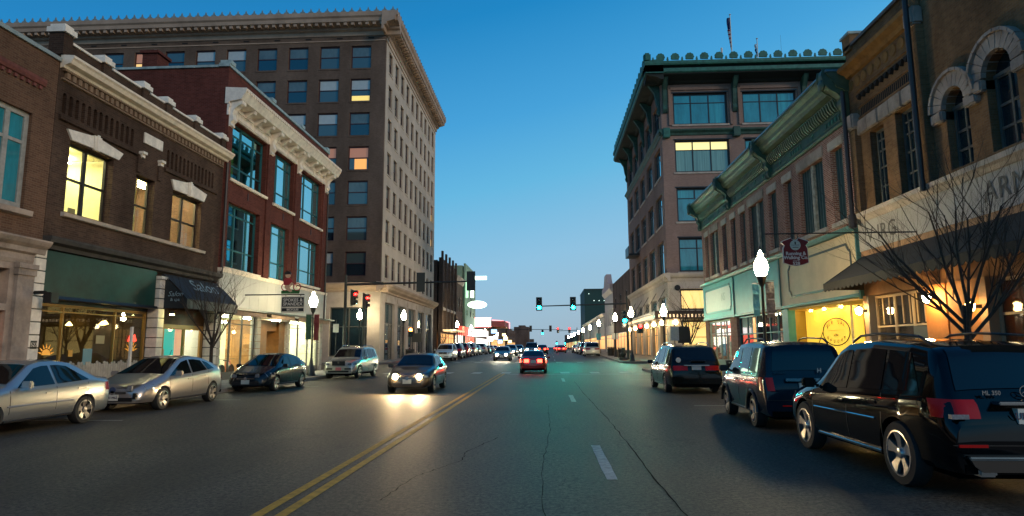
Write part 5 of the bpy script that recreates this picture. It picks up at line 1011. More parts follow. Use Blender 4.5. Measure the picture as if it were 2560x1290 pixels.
# ------------------------------------------------------------------ hanging signs
def hang(label, loc): return root('hanging_sign', label, 'sign', loc)
s1 = hang('maroon shield shaped hanging sign reading Running & Walking Co. 528 with a round emblem', (8, 20.6, 4.6))
SY = 20.6; fs = FY(SY); cxs, s_ = 7.93, .44
out_ = [(-.40, -.36), (-.2, -.43), (0, -.46), (.2, -.43), (.40, -.36), (.39, .1), (.34, .2), (.44, .3), (.40, .34), (.12, .44), (.1, .4), (.06, .37), (-.06, .37), (-.1, .4), (-.12, .44), (-.40, .34), (-.44, .3), (-.34, .2), (-.39, .1)]
MB().prism(fs, [(cxs+x, 4.66+y*1.02) for x, y in out_], -.03, .03).build('white_edge', WHITE, s1)
MB().prism(fs, [(cxs+x*.94, 4.655+y*.98) for x, y in out_], -.035, .035).build('board', pmat('maroon_sign_board', (.20, .008, .008), .5), s1)
MB().lathe((cxs, SY-.036, 4.86), [(.01, 0), (.165, 0), (.165, -.012), (.01, -.012)], 20, 'y').build('emblem', pmat('pale_emblem', (.6, .62, .5), .6, noise=.3, nscale=18), s1)
PL = pmat('sign_cream_lettering', (.75, .68, .6), .5)
for s, z, h in (('Running &', 4.59, .15), ('Walking Co.', 4.46, .15), ('528', 4.27, .15)): text(s, 'lettering', PL, s1, h, (cxs, SY-.04, z), (1, 0, 0), (0, 0, 1), off=.004)
MB().box(fs, cxs-.13, cxs+.13, 4.855, 4.865, .048, .052).box(fs, cxs-.02, cxs+.02, 4.88, 4.97, .048, .052).box(fs, cxs-.09, cxs+.09, 4.78, 4.80, .048, .052).build('emblem_line', INK, s1)
MB().box(fs, cxs-.1, cxs+.1, 4.36, 4.37, .036, .04).build('rule', PL, s1)
MB().cyl((7.0, SY, 5.24), (XR, SY, 5.24), .022).cyl((cxs-.1, SY, 5.24), (cxs-.1, SY, 5.08), .012).cyl((cxs+.1, SY, 5.24), (cxs+.1, SY, 5.08), .012).build('bracket_arm', BLACK, s1)
s2 = hang('black Spokes & Spandex sign below a painted cyclist figure', (-13, 33, 4))
SY = 33.0; fs = FY(SY)
MB().box(fs, -13.92, -12.66, 3.55, 4.4, -.04, .04).build('white_edge', WHITE, s2); MB().box(fs, -13.87, -12.71, 3.86, 4.35, .041, .055).box(fs, -13.87, -12.71, 3.62, 3.78, .041, .055).build('board', BLACK, s2)
for s, z, h in (('SPOKES &', 4.2, .23), ('SPANDEX', 3.99, .23), ('BICYCLES', 3.70, .14)): text(s, 'lettering', PL, s2, h, (-13.29, SY-.06, z), (1, 0, 0), (0, 0, 1), off=.005, spacing=1.05)
MB().cyl((-13.7, SY, 4.4), (-13.7, SY, 4.5), .02).cyl((-12.9, SY, 4.4), (-12.9, SY, 4.5), .02).cyl((XL, SY, 4.5), (-12.7, SY, 4.5), .03).build('bracket_arm', BLACK, s2)
c_ = -13.35
MB().prism(fs, [(-13.95, 4.55), (-13.0, 4.55), (-12.95, 4.72), (-13.5, 4.78), (-13.95, 4.7)], -.02, .02).build('green_mound', pmat('sign_green', (.02, .12, .03), .6), s2)
mb = MB()
for cx_ in (-13.75, -13.12):
    for k in range(18):
        a, b = 2*math.pi*k/18, 2*math.pi*(k+1)/18; mb.prism(fs, [(cx_+.21*math.cos(a), 4.9+.21*math.sin(a)), (cx_+.21*math.cos(b), 4.9+.21*math.sin(b)), (cx_+.175*math.cos(b), 4.9+.175*math.sin(b)), (cx_+.175*math.cos(a), 4.9+.175*math.sin(a))], -.015, .03)
mb.tube([(-13.75, SY-.02, 4.9), (-13.5, SY-.02, 4.9), (-13.3, SY-.02, 5.15), (-13.12, SY-.02, 4.9)], .02).build('bicycle_outline', RD, s2)
FLESH = pmat('sign_skin_tone', (.55, .36, .24), .6)
MB().prism(fs, [(-13.78, 4.85), (-13.6, 4.7), (-13.45, 4.62), (-13.35, 4.68), (-13.5, 4.85), (-13.5, 5.0), (-13.3, 5.05), (-13.4, 5.15), (-13.75, 5.05)], -.015, .045).build('legs', FLESH, s2)
MB().prism(fs, [(-13.8, 5.0), (-13.55, 5.0), (-13.35, 5.2), (-13.5, 5.38), (-13.78, 5.35), (-13.85, 5.2)], -.015, .05).build('jersey', RD, s2)
MB().prism(fs, [(-13.62+.13*math.cos(a*.5236), 5.5+.12*math.sin(a*.5236)) for a in range(12)], -.015, .05).build('head', FLESH, s2)
MB().prism(fs, [(-13.8, 5.55), (-13.44, 5.58), (-13.5, 5.7), (-13.62, 5.76), (-13.78, 5.7)], -.02, .06).build('helmet', BLACK, s2)
# ------------------------------------------------------------------ traffic signals
SIGY = pmat('black_signal_housing', (.010, .013, .012), .5)
GREEN = emit('green_signal_light', (.0006, 1, .74), 750); REDL = emit('red_signal_light', (1, .006, .005), 70)
def head(x, y, z, face, lit_, mat, label, on='signal_light', h=1.25):
    """face: -1 looks back at the camera, +1 looks away, 0 looks along +x"""
    t = root('traffic_signal', label, 'traffic light', (x, y, z))
    if face == 2: fr = lambda a, zz, d: (x-d, y+a, zz)
    elif face == 0: fr = lambda a, zz, d: (x+d, y+a, zz)
    elif face < 0: fr = lambda a, zz, d: (x+a, y-d, zz)
    else: fr = lambda a, zz, d: (x-a, y+d, zz)
    MB().box(fr, -.21, .21, z-h/2, z+h/2, -.12, .1).build('housing', SIGY, t, bevel=.03)
    MB().box(fr, -.30, .30, z-h/2-.08, z+h/2+.08, -.13, -.12).build('backplate', SIGY, t)
    for k in range(3):
        zc = z+h*.32-k*h*.32; c = fr(0, zc, .1); ax = 'x' if face in (0, 2) else 'y'; s = 1 if fr(0, 0, 1)[0 if ax == 'x' else 1] > fr(0, 0, 0)[0 if ax == 'x' else 1] else -1
        MB().lathe(c, [(.01, .10*s), (.09, .085*s), (.15, .04*s), (.175, 0)], 16, ax).build(on if k == lit_ else 'lens', mat if k == lit_ else PANE_D, t)
        mb = MB(); n = 10
        rows = [[fr(.185*math.cos(R(a)), zc+.185*math.sin(R(a)), dd) for dd in (.1, .30)] for a in range(-10, 191, 20)]; mb.grid(rows).build('visor', SIGY, t, recalc=False)
    return t
def mast(label, x, y, z, x1, zz1):
    t = root('signal_mast', label, 'signal mast', (x, y, .15)); MB().cyl((x, y, 0), (x, y, z+.7), .14, .09, 12).build('pole', SIGY, t); MB().lathe((x, y, .1), [(.25, 0), (.25, .15), (.14, .3)], 12).build('base', SIGY, t)
    MB().cyl((x, y, z), (x1, y, zz1), .09, .05, 10).build('arm', SIGY, t); return t
m1 = mast('dark signal mast whose long arm reaches over the left lanes', -14.2, 44.6, 6.15, -4.95, 6.3)
MB().tube([(-14.2, 44.6, 6.4), (-11.5, 44.6, 6.27)], .04).build('brace', SIGY, m1)
head(-8.8, 44.55, 6.25, 1, 1, REDL, 'dark backed traffic signal halfway along the left mast arm', h=1.2); head(-5.25, 44.55, 6.3, 1, 1, REDL, 'dark backed traffic signal at the tip of the left mast arm', h=1.2)
head(-13.6, 44.5, 5.2, 0, 0, REDL, 'red lit side signal on the left mast pole', h=1.05)
m1b = mast('short signal post carrying a red side signal beside the mast', -13.0, 47.9*0+45.2, 4.4, -12.9, 4.45); head(-12.9, 45.1, 4.98, 0, 0, REDL, 'red lit side signal on the short post', h=1.05)
m2 = mast('dark signal mast whose arm holds two green signals over the right lanes', 8.05, 64.6, 5.95, -.9, 5.75)
for x, lb in ((-.72, 'green traffic signal at the tip of the right mast arm'), (2.68, 'green traffic signal midway along the right mast arm')): head(x, 64.4, 5.98, -1, 2, GREEN, lb, h=1.2)
head(7.75, 64.3, 4.6, -1, 2, GREEN, 'green traffic signal fixed to the right mast pole', h=1.2)
head(9.2, 63.8, 3.4, -1, 0, REDL, 'small red pedestrian signal beside the far right corner lamp', h=.7)
head(-13.0, 61.2, 3.15, -1, 0, emit('orange_red_signal', (1, .12, .02), 60), 'small orange red signal before the limestone shop front', h=.7)
m3 = mast('far signal mast spanning the street near its end', -13.5, 150, 5.9, 3.8, 5.6)
for x, lt, lb in ((-3.7, 1, 'far dark backed signal left of the street end'), (.9, 1, 'far dark backed signal above the red car')): head(x, 149.9, 5.9, 1, lt, REDL, lb)
for x, lb in ((-1.2, 'far green signal above the street end'),): head(x, 190, 6.0, -1, 2, GREEN, lb)
for x, lb in ((3.0, 'far red signal left of its twin above the street end'), (6.0, 'far red signal right of its twin above the street end')): head(x, 170, 6.0, -1, 0, REDL, lb)
mast('far signal mast on the right holding red signals', 8.0, 170.2, 6.0, 2.6, 5.8)
for x, lb in ((4.5, 'lowest far green signal left of its twin'), (8.2, 'lowest far green signal right of its twin')): head(x, 290, 3.6, -1, 2, GREEN, lb)
def postsign(x, y, z, w_, h, mat, label, front=True):
    t = root('street_sign', label, 'sign', (x, y, g(y)+.15)); MB().cyl((x, y, g(y)+.1), (x, y, z+h), .035).build('post', SIGY, t); MB().box(FY(y), x-w_/2, x+w_/2, z-h/2, z+h/2, .04, .07).build('plate', mat, t)
    return t
SB = pmat('dark_sign_back', (.02, .022, .02), .5); SWH = pmat('white_sign_plate', (.55, .55, .5), .5, noise=.2, nscale=12)
postsign(8.62, 44.0, 2.55, .55, .95, SWH, 'white notice sign on the corner behind the dark minivan'); postsign(9.25, 44.2, 2.45, .8, 1.1, SB, 'dark sign back beside the white notice sign')
postsign(8.1, 77, 2.9, .8, .75, SWH, 'small white sign on the post past the far corner'); postsign(-13.4, 66, 2.7, 1.0, .9, SB, 'black sign back above the parked white crossover'); postsign(8.0, 100, 3.2, .7, 1.0, pmat('teal_sign', (.03, .25, .35), .5), 'teal sign down the right pavement')
postsign(-15.0, 45.2, 3.1, .4, .6, SWH, 'small white sign on the left corner beside the mast')
# ------------------------------------------------------------------ litter bins, planter, bollards
def bin_(x, y, label, r=.31, h=.95):
    z = g(y)+.15; t = root('litter_bin', label, 'litter bin', (x, y, z)); MB().lathe((x, y, z), [(r*.85, 0), (r*.85, h*.9), (r*.8, h*.9), (r*.8, .05)], 16).build('liner', BLACK, t)
    me = MB().box(ID, -.022, .022, .04, h, -.006, .006).mesh('slat', SIGY)
    for k in range(22): a = 2*math.pi*k/22; inst('slat', me, t, (x+r*math.cos(a), y+r*math.sin(a), z), a+math.pi/2)
    MB().lathe((x, y, z), [(r, h-.02), (r+.05, h+.01), (r+.03, h+.04), (r-.06, h+.03)], 16).build('rim', SIGY, t); MB().lathe((x, y, z), [(r+.02, .0), (r+.02, .06), (r-.1, .06)], 16).build('foot_ring', SIGY, t)
bin_(7.35, 25.9, 'black slatted litter bin between the minivan and the box-shaped car'); bin_(7.9, 69, 'black slatted litter bin on the far right kerb', .38, 1.05); bin_(7.7, 78, 'smaller black bin beyond the far right one', .42, 1.0); bin_(-13.4, 62.8, 'black litter bin on the far left corner before the parked cars', .42, 1.1)
t = root('fire_hydrant', 'dark fire hydrant on the brick paving of the far right corner', 'fire hydrant', (7.4, 63.4, .42))
MB().box(ID, 7.0, 7.85, .4, .62, 63.2, 63.9).build('base', SIGY, t, bevel=.04); MB().lathe((7.42, 63.5, .6), [(.14, 0), (.16, .1), (.3, .3), (.32, .42), (.2, .5), (.2, .85), (.16, .95), (.02, 1.0)], 12).build('barrel', SIGY, t)
# ------------------------------------------------------------------ bare trees
BARK = pmat('dark_bark', (.06, .042, .028), .9, noise=.4, nscale=14, bump=.5, bscale=60)
def tree(x, y, z0, h0, r0_, top, seed, label, spread, n0=7, dens=1.0, mat=None):
    mat = mat or BARK
    rnd = random.Random(seed); t = root('bare_tree', label, 'tree', (x, y, z0)); tr = MB(); br = MB()
    p = Vector((x, y, z0)); q = Vector((x+rnd.uniform(-.05, .05), y, z0+h0)); tr.cyl(p, q, r0_*1.15, r0_*.85, 10)
    def grow(a, d, L, r, lv):
        pts = [a]; n = 4; dd = d.copy()
        for i in range(n):
            dd = (dd+Vector((rnd.uniform(-.16, .16), rnd.uniform(-.16, .16), .09+.02*lv))).normalized(); pts.append(pts[-1]+dd*L/n)
        for i in range(n): (tr if lv == 0 else br).cyl(pts[i], pts[i+1], r*(1-.15*i), r*(1-.15*(i+1)), 7 if lv < 2 else (4 if lv == 2 else 3))
        if lv >= 4: return
        k = [0, 4, 4, 3, 3][lv+1] if lv < 4 else 0
        for j in range(int(round(k*dens))+ (1 if lv < 2 else 0)):
            i = rnd.randint(1, n); aa = rnd.uniform(0, 6.28); sp = rnd.uniform(.35, .85)
            u = dd.orthogonal().normalized(); v_ = dd.cross(u); nd = (dd*math.cos(sp)+(u*math.cos(aa)+v_*math.sin(aa))*math.sin(sp)).normalized()
            grow(pts[i], nd, L*rnd.uniform(.5, .72), r*(1-.15*i)*.55, lv+1)
    for j in range(n0):
        a = 6.28*j/n0+rnd.uniform(-.4, .4); tilt = rnd.uniform(.15, spread); s = rnd.uniform(.62, 1.02)
        grow(Vector((x, y, z0+h0*s)), Vector((math.cos(a)*math.sin(tilt), math.sin(a)*math.sin(tilt), math.cos(tilt))), (top-z0-h0*s)*.56, r0_*.55, 0)
    tr.build('trunk', mat, t, smooth=40); b = br.build('branches', mat, t, smooth=60, recalc=False); tag(b, kind='stuff')
tree(-13.6, 25.6, .15, 1.9, .075, 5.5, 3, 'small bare street tree before the black salon awning', .75, 7, .9)
tree(8.0, 12.7, 0.15, 2.3, .068, 6.3, 11, 'large bare multi-stemmed tree before the restaurant at the right', .9, 8, 1.1)
tree(12.9, 59.0, .4, 1.7, .11, 7.9, 5, 'bare street tree before the yellow lit ground floor window', .6, 7, .8)
tree(-15.0, 93.5, .7, 1.2, .08, 5.0, 8, 'thin bare tree between the office block and the cream canopy', .4, 4, .7)
# ------------------------------------------------------------------ cars
def lerp(tab, x):
    if x <= tab[0][0]: return tab[0][1]
    for (a, u), (b, v) in zip(tab, tab[1:]):
        if x <= b: return u+(v-u)*(x-a)/(b-a)
    return tab[-1][1]
CGLASS = pmat('dark_car_glass', (.004, .006, .007), .03, spec=.55)
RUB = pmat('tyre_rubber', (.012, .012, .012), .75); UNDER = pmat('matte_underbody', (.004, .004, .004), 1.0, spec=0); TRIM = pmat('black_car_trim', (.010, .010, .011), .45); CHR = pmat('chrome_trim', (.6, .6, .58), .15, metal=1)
ALLOY = pmat('alloy_wheel', (.42, .41, .40), .3, metal=.85); ALLOYD = pmat('dull_alloy_wheel', (.22, .22, .22), .35, metal=.8)
REDLENS = pmat('red_tail_lens', (.25, .006, .006), .2, coat=0, emit=(1, .02, .02), es=.03, spec=.3); CLEARL = pmat('headlamp_glass', (.20, .21, .22), .12, coat=1, noise=.5, nscale=25); AMBL = pmat('amber_lens', (.5, .16, .02), .2)
PLT = pmat('white_number_plate', (.55, .56, .5), .45); PINKP = pmat('pink_number_plate', (.5, .12, .14), .5)
def carpaint(name, col, metal=.35, rough=.28): return pmat(name, col, rough, metal=metal, coat=(1.0 if max(col) > .03 else .45), spec=(.5 if max(col) > .03 else .15))
CARS = {}
def car(spec, place, rz, label, cat='car', group='parked cars', name='parked_car', tail=None, headm=None, extras=None):
    S = spec; L, W, r = S['L'], S['W'], S['r']; prof, belt, plan = S['prof'], S['belt'], S['plan']; sill = S.get('sill', .25); tum = S.get('tumble', .22)
    t = root(name, label, cat, (0, 0, 0), group)
    def sec(x):
        w_ = W*lerp(plan, x); zt = lerp(prof, x); zb = min(lerp(belt, x), zt-.03); gh = zt-zb
        wb = w_*.965; wt = wb-.03-tum*gh; k = min(1, gh/.3)
        pts = [(w_*.90, sill), (w_*.965, sill+.07), (w_*.995, sill+(zb-sill)*.35), (w_, sill+(zb-sill)*.6), (w_*.99, zb-.07), (wb, zb)]
        pts += [(wb+(wt-wb)*.5, zb+(gh-.06*k)*.5), (wt+.012*k, zt-.075*k-.004), (wt-.03, zt-.028*k-.002), (wt-.12, zt-.008), (wt*.55, zt+.006), (0, zt+.014)]
        return pts
    def Y(x): return L/2-x
    def sidey(x, z):
        p = sec(x)
        for (a, za), (b, zb_) in zip(p, p[1:]):
            if za <= z <= zb_+1e-6: return a+(b-a)*(z-za)/max(1e-5, zb_-za)
        return p[7][0]
    def topz(x, y):
        p = sec(x)[6:]
        for (a, za), (b, zb_) in zip(p, p[1:]):
            if b <= abs(y) <= a: return za+(zb_-za)*(a-abs(y))/max(1e-5, a-b)
        return p[-1][1] if abs(y) < p[0][0] else p[0][1]
    xs = sorted(set([0, L]+[round(v[0], 3) for v in prof]+[L*i/44 for i in range(45)]))
    rows = []
    for x in xs:
        p = sec(x); rows.append([(a, Y(x), z) for a, z in p]+[(-a, Y(x), z) for a, z in p[-2::-1]])
    mb = MB().grid(rows); n = len(rows[0]); m = len(rows)
    mb.f.append(tuple(range(n))); mb.f.append(tuple((m-1)*n+i for i in range(n-1, -1, -1)))
    for i in range(m-1): mb.f.append((i*n, (i+1)*n, (i+1)*n+n-1, i*n+n-1))
    me = mb.mesh('body', S['paint'])
    bo = bpy.data.objects.new('body', me); link(bo)
    cut = MB()
    for xa in (S['xf'], S['xr']):
        for s in (-1, 1): cut.cyl((s*(W-.30), Y(xa), r), (s*(W+.2), Y(xa), r), r+.055, n=28)
    cme = cut.mesh('cut', TRIM); co = bpy.data.objects.new('cut', cme); link(co)
    md = bo.modifiers.new('b', 'BOOLEAN'); md.operation = 'DIFFERENCE'; md.object = co; md.solver = 'EXACT'
    dg = bpy.context.evaluated_depsgraph_get(); m2 = bpy.data.meshes.new_from_object(bo.evaluated_get(dg)); bo.modifiers.clear(); bo.data = m2; bpy.data.objects.remove(co)
    m2.name = 'body'; m2.materials.clear(); m2.materials.append(S['paint'])
    m2.polygons.foreach_set('use_smooth', [True]*len(m2.polygons)); m2.set_sharp_from_angle(angle=R(32))
    bo.parent = t; WL[bo.name] = Vector((0, 0, 0))
    P = lambda nm, b, mt, **k: b.build(nm, mt, t, **k)
    # under tray
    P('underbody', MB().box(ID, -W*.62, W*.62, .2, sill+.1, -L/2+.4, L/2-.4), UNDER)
    # side glass and pillars
    for s in (-1, 1):
        for (xb0, xb1, xt0, xt1) in S['side']:
            rows = []
            for j in range(7):
                v = j/6; row = []
                for i in range(9):
                    u = i/8; xb = xb0+(xb1-xb0)*u; xt = xt0+(xt1-xt0)*u
                    zb = lerp(belt, xb)+.045; zt = lerp(prof, xt)-.115; x = xb+(xt-xb)*v; z = zb+(zt-zb)*v
                    z = min(z, lerp(prof, x)-.085); z = max(z, lerp(belt, x)+.035)
                    row.append((s*(sidey(x, z)+.007), Y(x), z))
                rows.append(row)
            P('side_window', MB().grid(rows), CGLASS if not S.get('clear') else CGLASS, smooth=60, recalc=False)
        for (x0, x1) in S.get('doors', []):
            pass
        for xd in S['seams']:
            pts = [(s*(sidey(xd, z)+.001), Y(xd), z) for z in (sill+.04, .45, .6, .75, lerp(belt, xd)-.03, lerp(belt, xd))]
            P('door_seam', MB().tube(pts, .006, 4), TRIM)
        for xh in S['handles']:
            zh = lerp(belt, xh)-.12; P('door_handle', MB().box(ID, s*(sidey(xh, zh))-.02, s*(sidey(xh, zh))+.03, zh-.018, zh+.018, Y(xh)-.1, Y(xh)+.1), S.get('handlem', S['paint']), bevel=.01)
        # mirror
        xm = S['mirror']; zm = lerp(belt, xm)+.10; ym = sidey(xm, lerp(belt, xm))
        P('door_mirror', MB().box(ID, *(sorted((s*(ym+.04), s*(ym+.24)))), zm-.07, zm+.08, Y(xm)-.05, Y(xm)+.07).box(ID, *(sorted((s*(ym-.04), s*(ym+.06)))), zm-.07, zm-.02, Y(xm)-.03, Y(xm)+.03), S['paint'] if not S.get('blackmirror') else TRIM, bevel=.025, smooth=50)
        if S.get('moulding'): z = S['moulding']; P('side_moulding', MB().tube([(s*(sidey(S['xf']+r+.1+q, z)+.004), Y(S['xf']+r+.1+q), z+.02*q/3) for q in [ (S['xr']-S['xf']-2*r-.2)*i/6 for i in range(7)]], .014, 6), CHR if S.get('chromemould') else S['paint'])
        P('sill_trim', MB().tube([(s*(W*.93), Y(S['xf']+r+.08), sill+.02), (s*(W*.93), Y(S['xr']-r-.08), sill+.02)], .03, 6), CHR if S.get('chromesill') else TRIM)
        if S.get('rails'):
            x0, x1 = S['rails']; pts = []
            for i in range(9):
                u = i/8; x = x0+(x1-x0)*u; wv = sec(x)[8][0]-.05; pts.append((s*wv, Y(x), lerp(prof, x)+.005+(.075 if 0 < i < 8 else 0)))
            P('roof_rail', MB().tube(pts, .018, 6), S.get('railm', TRIM), smooth=60)
        # wheel
        for xa in (S['xf'], S['xr']):
            key = (S['name'], s)
            if key not in CARS:
                o_ = .0; tw_ = .215
                ty = MB().lathe((0, 0, 0), [(r*.62, -s*tw_), (r*.93, -s*tw_), (r, -s*(tw_-.03)), (r, -s*.03), (r*.95, 0), (r*.68, s*.004)], 30, 'x', False).mesh('wheel', RUB, smooth=40)
                rb = MB().lathe((0, 0, 0), [(r*.70, s*.002), (r*.72, s*.008), (r*.66, s*.006), (r*.63, -s*.06), (r*.6, -s*.075), (.02, -s*.08), (.0, -s*.08)], 30, 'x', False); rim = rb.mesh('rim', S.get('rimback', TRIM), smooth=40)
                sp = MB(); ns = S.get('spokes', 5)
                for k in range(ns):
                    a = 2*math.pi*k/ns+.3; ca, sa = math.cos(a), math.sin(a); w0, w1 = S.get('sw', (.05, .075)); q = []
                    for rr, ww, dx in ((.04, w0, -.02), (r*.35, w0, -.012), (r*.69, w1, .006)):
                        q.append(((s*dx), rr*ca-ww*sa, rr*sa+ww*ca)); q.append((s*dx, rr*ca+ww*sa, rr*sa-ww*ca))
                    sp.add(q, [(0, 1, 3, 2), (2, 3, 5, 4)])
                    b_ = [(x_-s*.04, y_, z_) for x_, y_, z_ in q]; nn = len(sp.v); sp.v += b_; n0 = nn-6
                    for e0, e1 in ((0, 2), (2, 4), (1, 3), (3, 5)): sp.f.append((n0+e0, n0+e1, nn+e1, nn+e0))
                sp.lathe((0, 0, 0), [(.02, s*.012), (.06, s*.006), (.07, -s*.03)], 12, 'x'); sp.lathe((0, 0, 0), [(r*.66, -s*.01), (r*.66, s*.01), (r*.715, s*.008), (r*.715, -s*.01)], 30, 'x', False)
                CARS[key] = (ty, rim, sp.mesh('spokes', S.get('rimm', ALLOY), smooth=30))
            ty, rim, spk = CARS[key]; wo = bpy.data.objects.new('wheel', ty); link(wo); wo.parent = t; wo.location = (s*(W-.02), Y(xa), r)
            for nm, mm in (('rim', rim), ('spokes', spk)): q_ = bpy.data.objects.new(nm, mm); link(q_); q_.parent = wo
        # lamps
        hx, hz0, hz1, hl = S['head']
        rows = [[(s*(sidey(x, z)+.006), Y(x)+(.006), z) for x in (hx+hl, hx+hl*.66, hx+hl*.33, hx+.03)] for z in (hz0+.03, (hz0+hz1)/2, hz1-.01)]
        wf = W*lerp(plan, .02)
        rows2 = [[(s*(wf*(.995-.42*u)), Y(.0)+.012+0.0*u, hz0+(hz1-hz0)*(v*.9+.05)) for u in (0, .33, .66, 1)] for v in (0, .5, 1)]
        hm = headm or CLEARL
        nose = S.get('nose')
        hh = P('headlight', MB().grid(rows), CLEARL, recalc=False)
        MB().prism(lambda a, z, d: (a, Y(0)+d, z), [(s*wf*.93, hz0+.02), (s*wf*.66, hz0+.03), (s*wf*.70, hz1-.05), (s*wf*.92, hz1-.02)], -.06, .012).build('headlight', CLEARL, t)
        if headm: MB().lathe((s*wf*.76, Y(0)+.014, (hz0+hz1)/2), [(.01, .03), (.085, .025), (.10, 0)], 16, 'y').build('headlight_bulb', headm, t)
        tz0, tz1, twd, tside = S['tail']
        wr = W*lerp(plan, L-.02); wr2 = W*lerp(plan, L-tside)
        tb_ = MB(); zs_ = [tz0+(tz1-tz0)*v for v in (0, .25, .5, .75, 1)]
        rows = []
        for z in zs_:
            xe = max([x for x in (L-.001*i for i in range(0, 700, 10)) if lerp(prof, x) > z+.02] or [L-.1]); xe = min(xe, L-.012)
            def yo(x): return sidey(x, min(z, lerp(prof, x)-.03))+.012
            rows.append([(s*yo(max(xe-tside, xe-.6)), Y(xe-tside), z), (s*yo(xe-tside*.5), Y(xe-tside*.5), z), (s*(yo(xe)), Y(xe)-.0, z), (s*(yo(xe)-.02), Y(xe)-.02, z), (s*(yo(xe)-twd*.5), Y(xe)-.026, z), (s*(yo(xe)-twd), Y(xe)-.026, z)])
        tb_.grid(rows).build('tail_light', tail or REDLENS, t, recalc=False, smooth=50)
    # front and rear glass
    for nm, (x0, x1, fw0, fw1) in (('windscreen', S['ws']), ('rear_window', S['rw'])):
        rows = []
        for i in range(8):
            u = i/7; x = x0+(x1-x0)*u; f_ = fw0+(fw1-fw0)*u; wtop = sec(x)[8][0]+.0
            rows.append([(wtop*f_*v, Y(x)+(.012 if nm == 'windscreen' else -.012), topz(x, wtop*f_*v)+.008) for v in (-1, -.8, -.5, -.2, 0, .2, .5, .8, 1)])
        P(nm, MB().grid(rows), CGLASS, smooth=70, recalc=False)
    # number plates, bumpers, grille
    zf, zr = S['plates']; fb = Y(0)+.014; rb_ = Y(L)-.014
    if zf: 
        pf = P('number_plate', MB().box(ID, -.16, .16, zf-.08, zf+.08, fb-.03, fb+.012), S.get('fplate', PLT))
    xp = max([x for x in (L-.001*i for i in range(0, 700, 10)) if lerp(prof, x) > zr+.05] or [L]); xp = min(xp, L)
    pr_ = P('number_plate', MB().box(ID, -.16, .16, zr-.08, zr+.08, Y(L)-.02, Y(xp)+.03), PLT)
    if S.get('ptext'): text(S['ptext'], 'lettering', pmat('plate_ink', (.05, .03, .06), .5), pr_, .105, (0, Y(L)-.026, zr), (1, 0, 0), (0, 0, 1))
    g0, g1, gw = S['grille']; gr_ = P('grille', MB().box(ID, -gw, gw, g0, g1, fb-.03, fb+.002), S.get('grillm', TRIM))
    for k in range(S.get('gbars', 3)): z = g0+(g1-g0)*(k+.5)/S.get('gbars', 3); P('grille_bar', MB().box(ID, -gw*.97, gw*.97, z-.008, z+.008, fb, fb+.012), S.get('gbarm', CHR))
    P('lower_intake', MB().box(ID, -W*.62, W*.62, sill+.05, sill+.15, fb-.03, fb+.0015), TRIM)
    P('badge', MB().lathe((0, fb+.004, S.get('badge', (g0+g1)/2)), [(.02, .012), (.06, .012), (.065, 0)], 16, 'y'), CHR)
    P('rear_bumper_strip', MB().box(ID, -W*.80, W*.80, sill+.01, sill+.10, Y(L)-.012, Y(L)+.05), UNDER)
    for xs_ in S.get('rearseam', []): P('panel_seam', MB().box(ID, -W*.9, W*.9, xs_-.004, xs_+.004, Y(L)-.006, Y(L)+.02), TRIM)
    if extras: extras(t, S, P, Y, sidey, sec)
    x, y, rot = place; t.location = (x, y, g(y)); t.rotation_euler = (0, 0, rz+rot)
    return t
def clone(src, x, y, rz, label, paint=None, zrot=0):
    c = copy_tree(src); c.location = (x, y, g(y)); c.rotation_euler = (0, 0, rz); c['label'] = label
    if paint:
        for o in c.children:
            if o.name.split('.')[0] in ('body', 'door_handle') or (o.name.startswith('door_mirror')): o.data = o.data.copy(); o.data.materials.clear(); o.data.materials.append(paint)
    return c
SEDAN = dict(name='sedan', L=4.55, W=.89, r=.315, xf=.88, xr=3.5, prof=[(0, .55), (.04, .66), (.2, .74), (.6, .84), (1.15, .93), (1.35, .98), (2.05, 1.40), (2.35, 1.465), (2.8, 1.475), (3.2, 1.42), (3.95, 1.07), (4.4, 1.03), (4.5, .96), (4.55, .72)],
    belt=[(0, .45), (.3, .66), (1.2, .87), (2.4, .90), (3.9, .97), (4.4, .93), (4.55, .65)], plan=[(0, .58), (.03, .70), (.08, .79), (.18, .88), (.4, .95), (.9, .99), (1.5, 1), (3.5, 1), (4.2, .95), (4.42, .88), (4.5, .80), (4.55, .68)], tumble=.40,
    side=[(1.55, 2.55, 2.12, 2.52), (2.62, 3.62, 2.6, 3.05)], seams=[1.35, 2.58, 3.55], handles=[2.35, 3.3], mirror=1.62, head=(.03, .56, .70, .5), tail=(.72, .92, .30, .35), ws=(1.42, 2.02, .96, .93), rw=(3.22, 3.85, .90, .92), plates=(.45, .78), grille=(.52, .6, .38), moulding=.56)
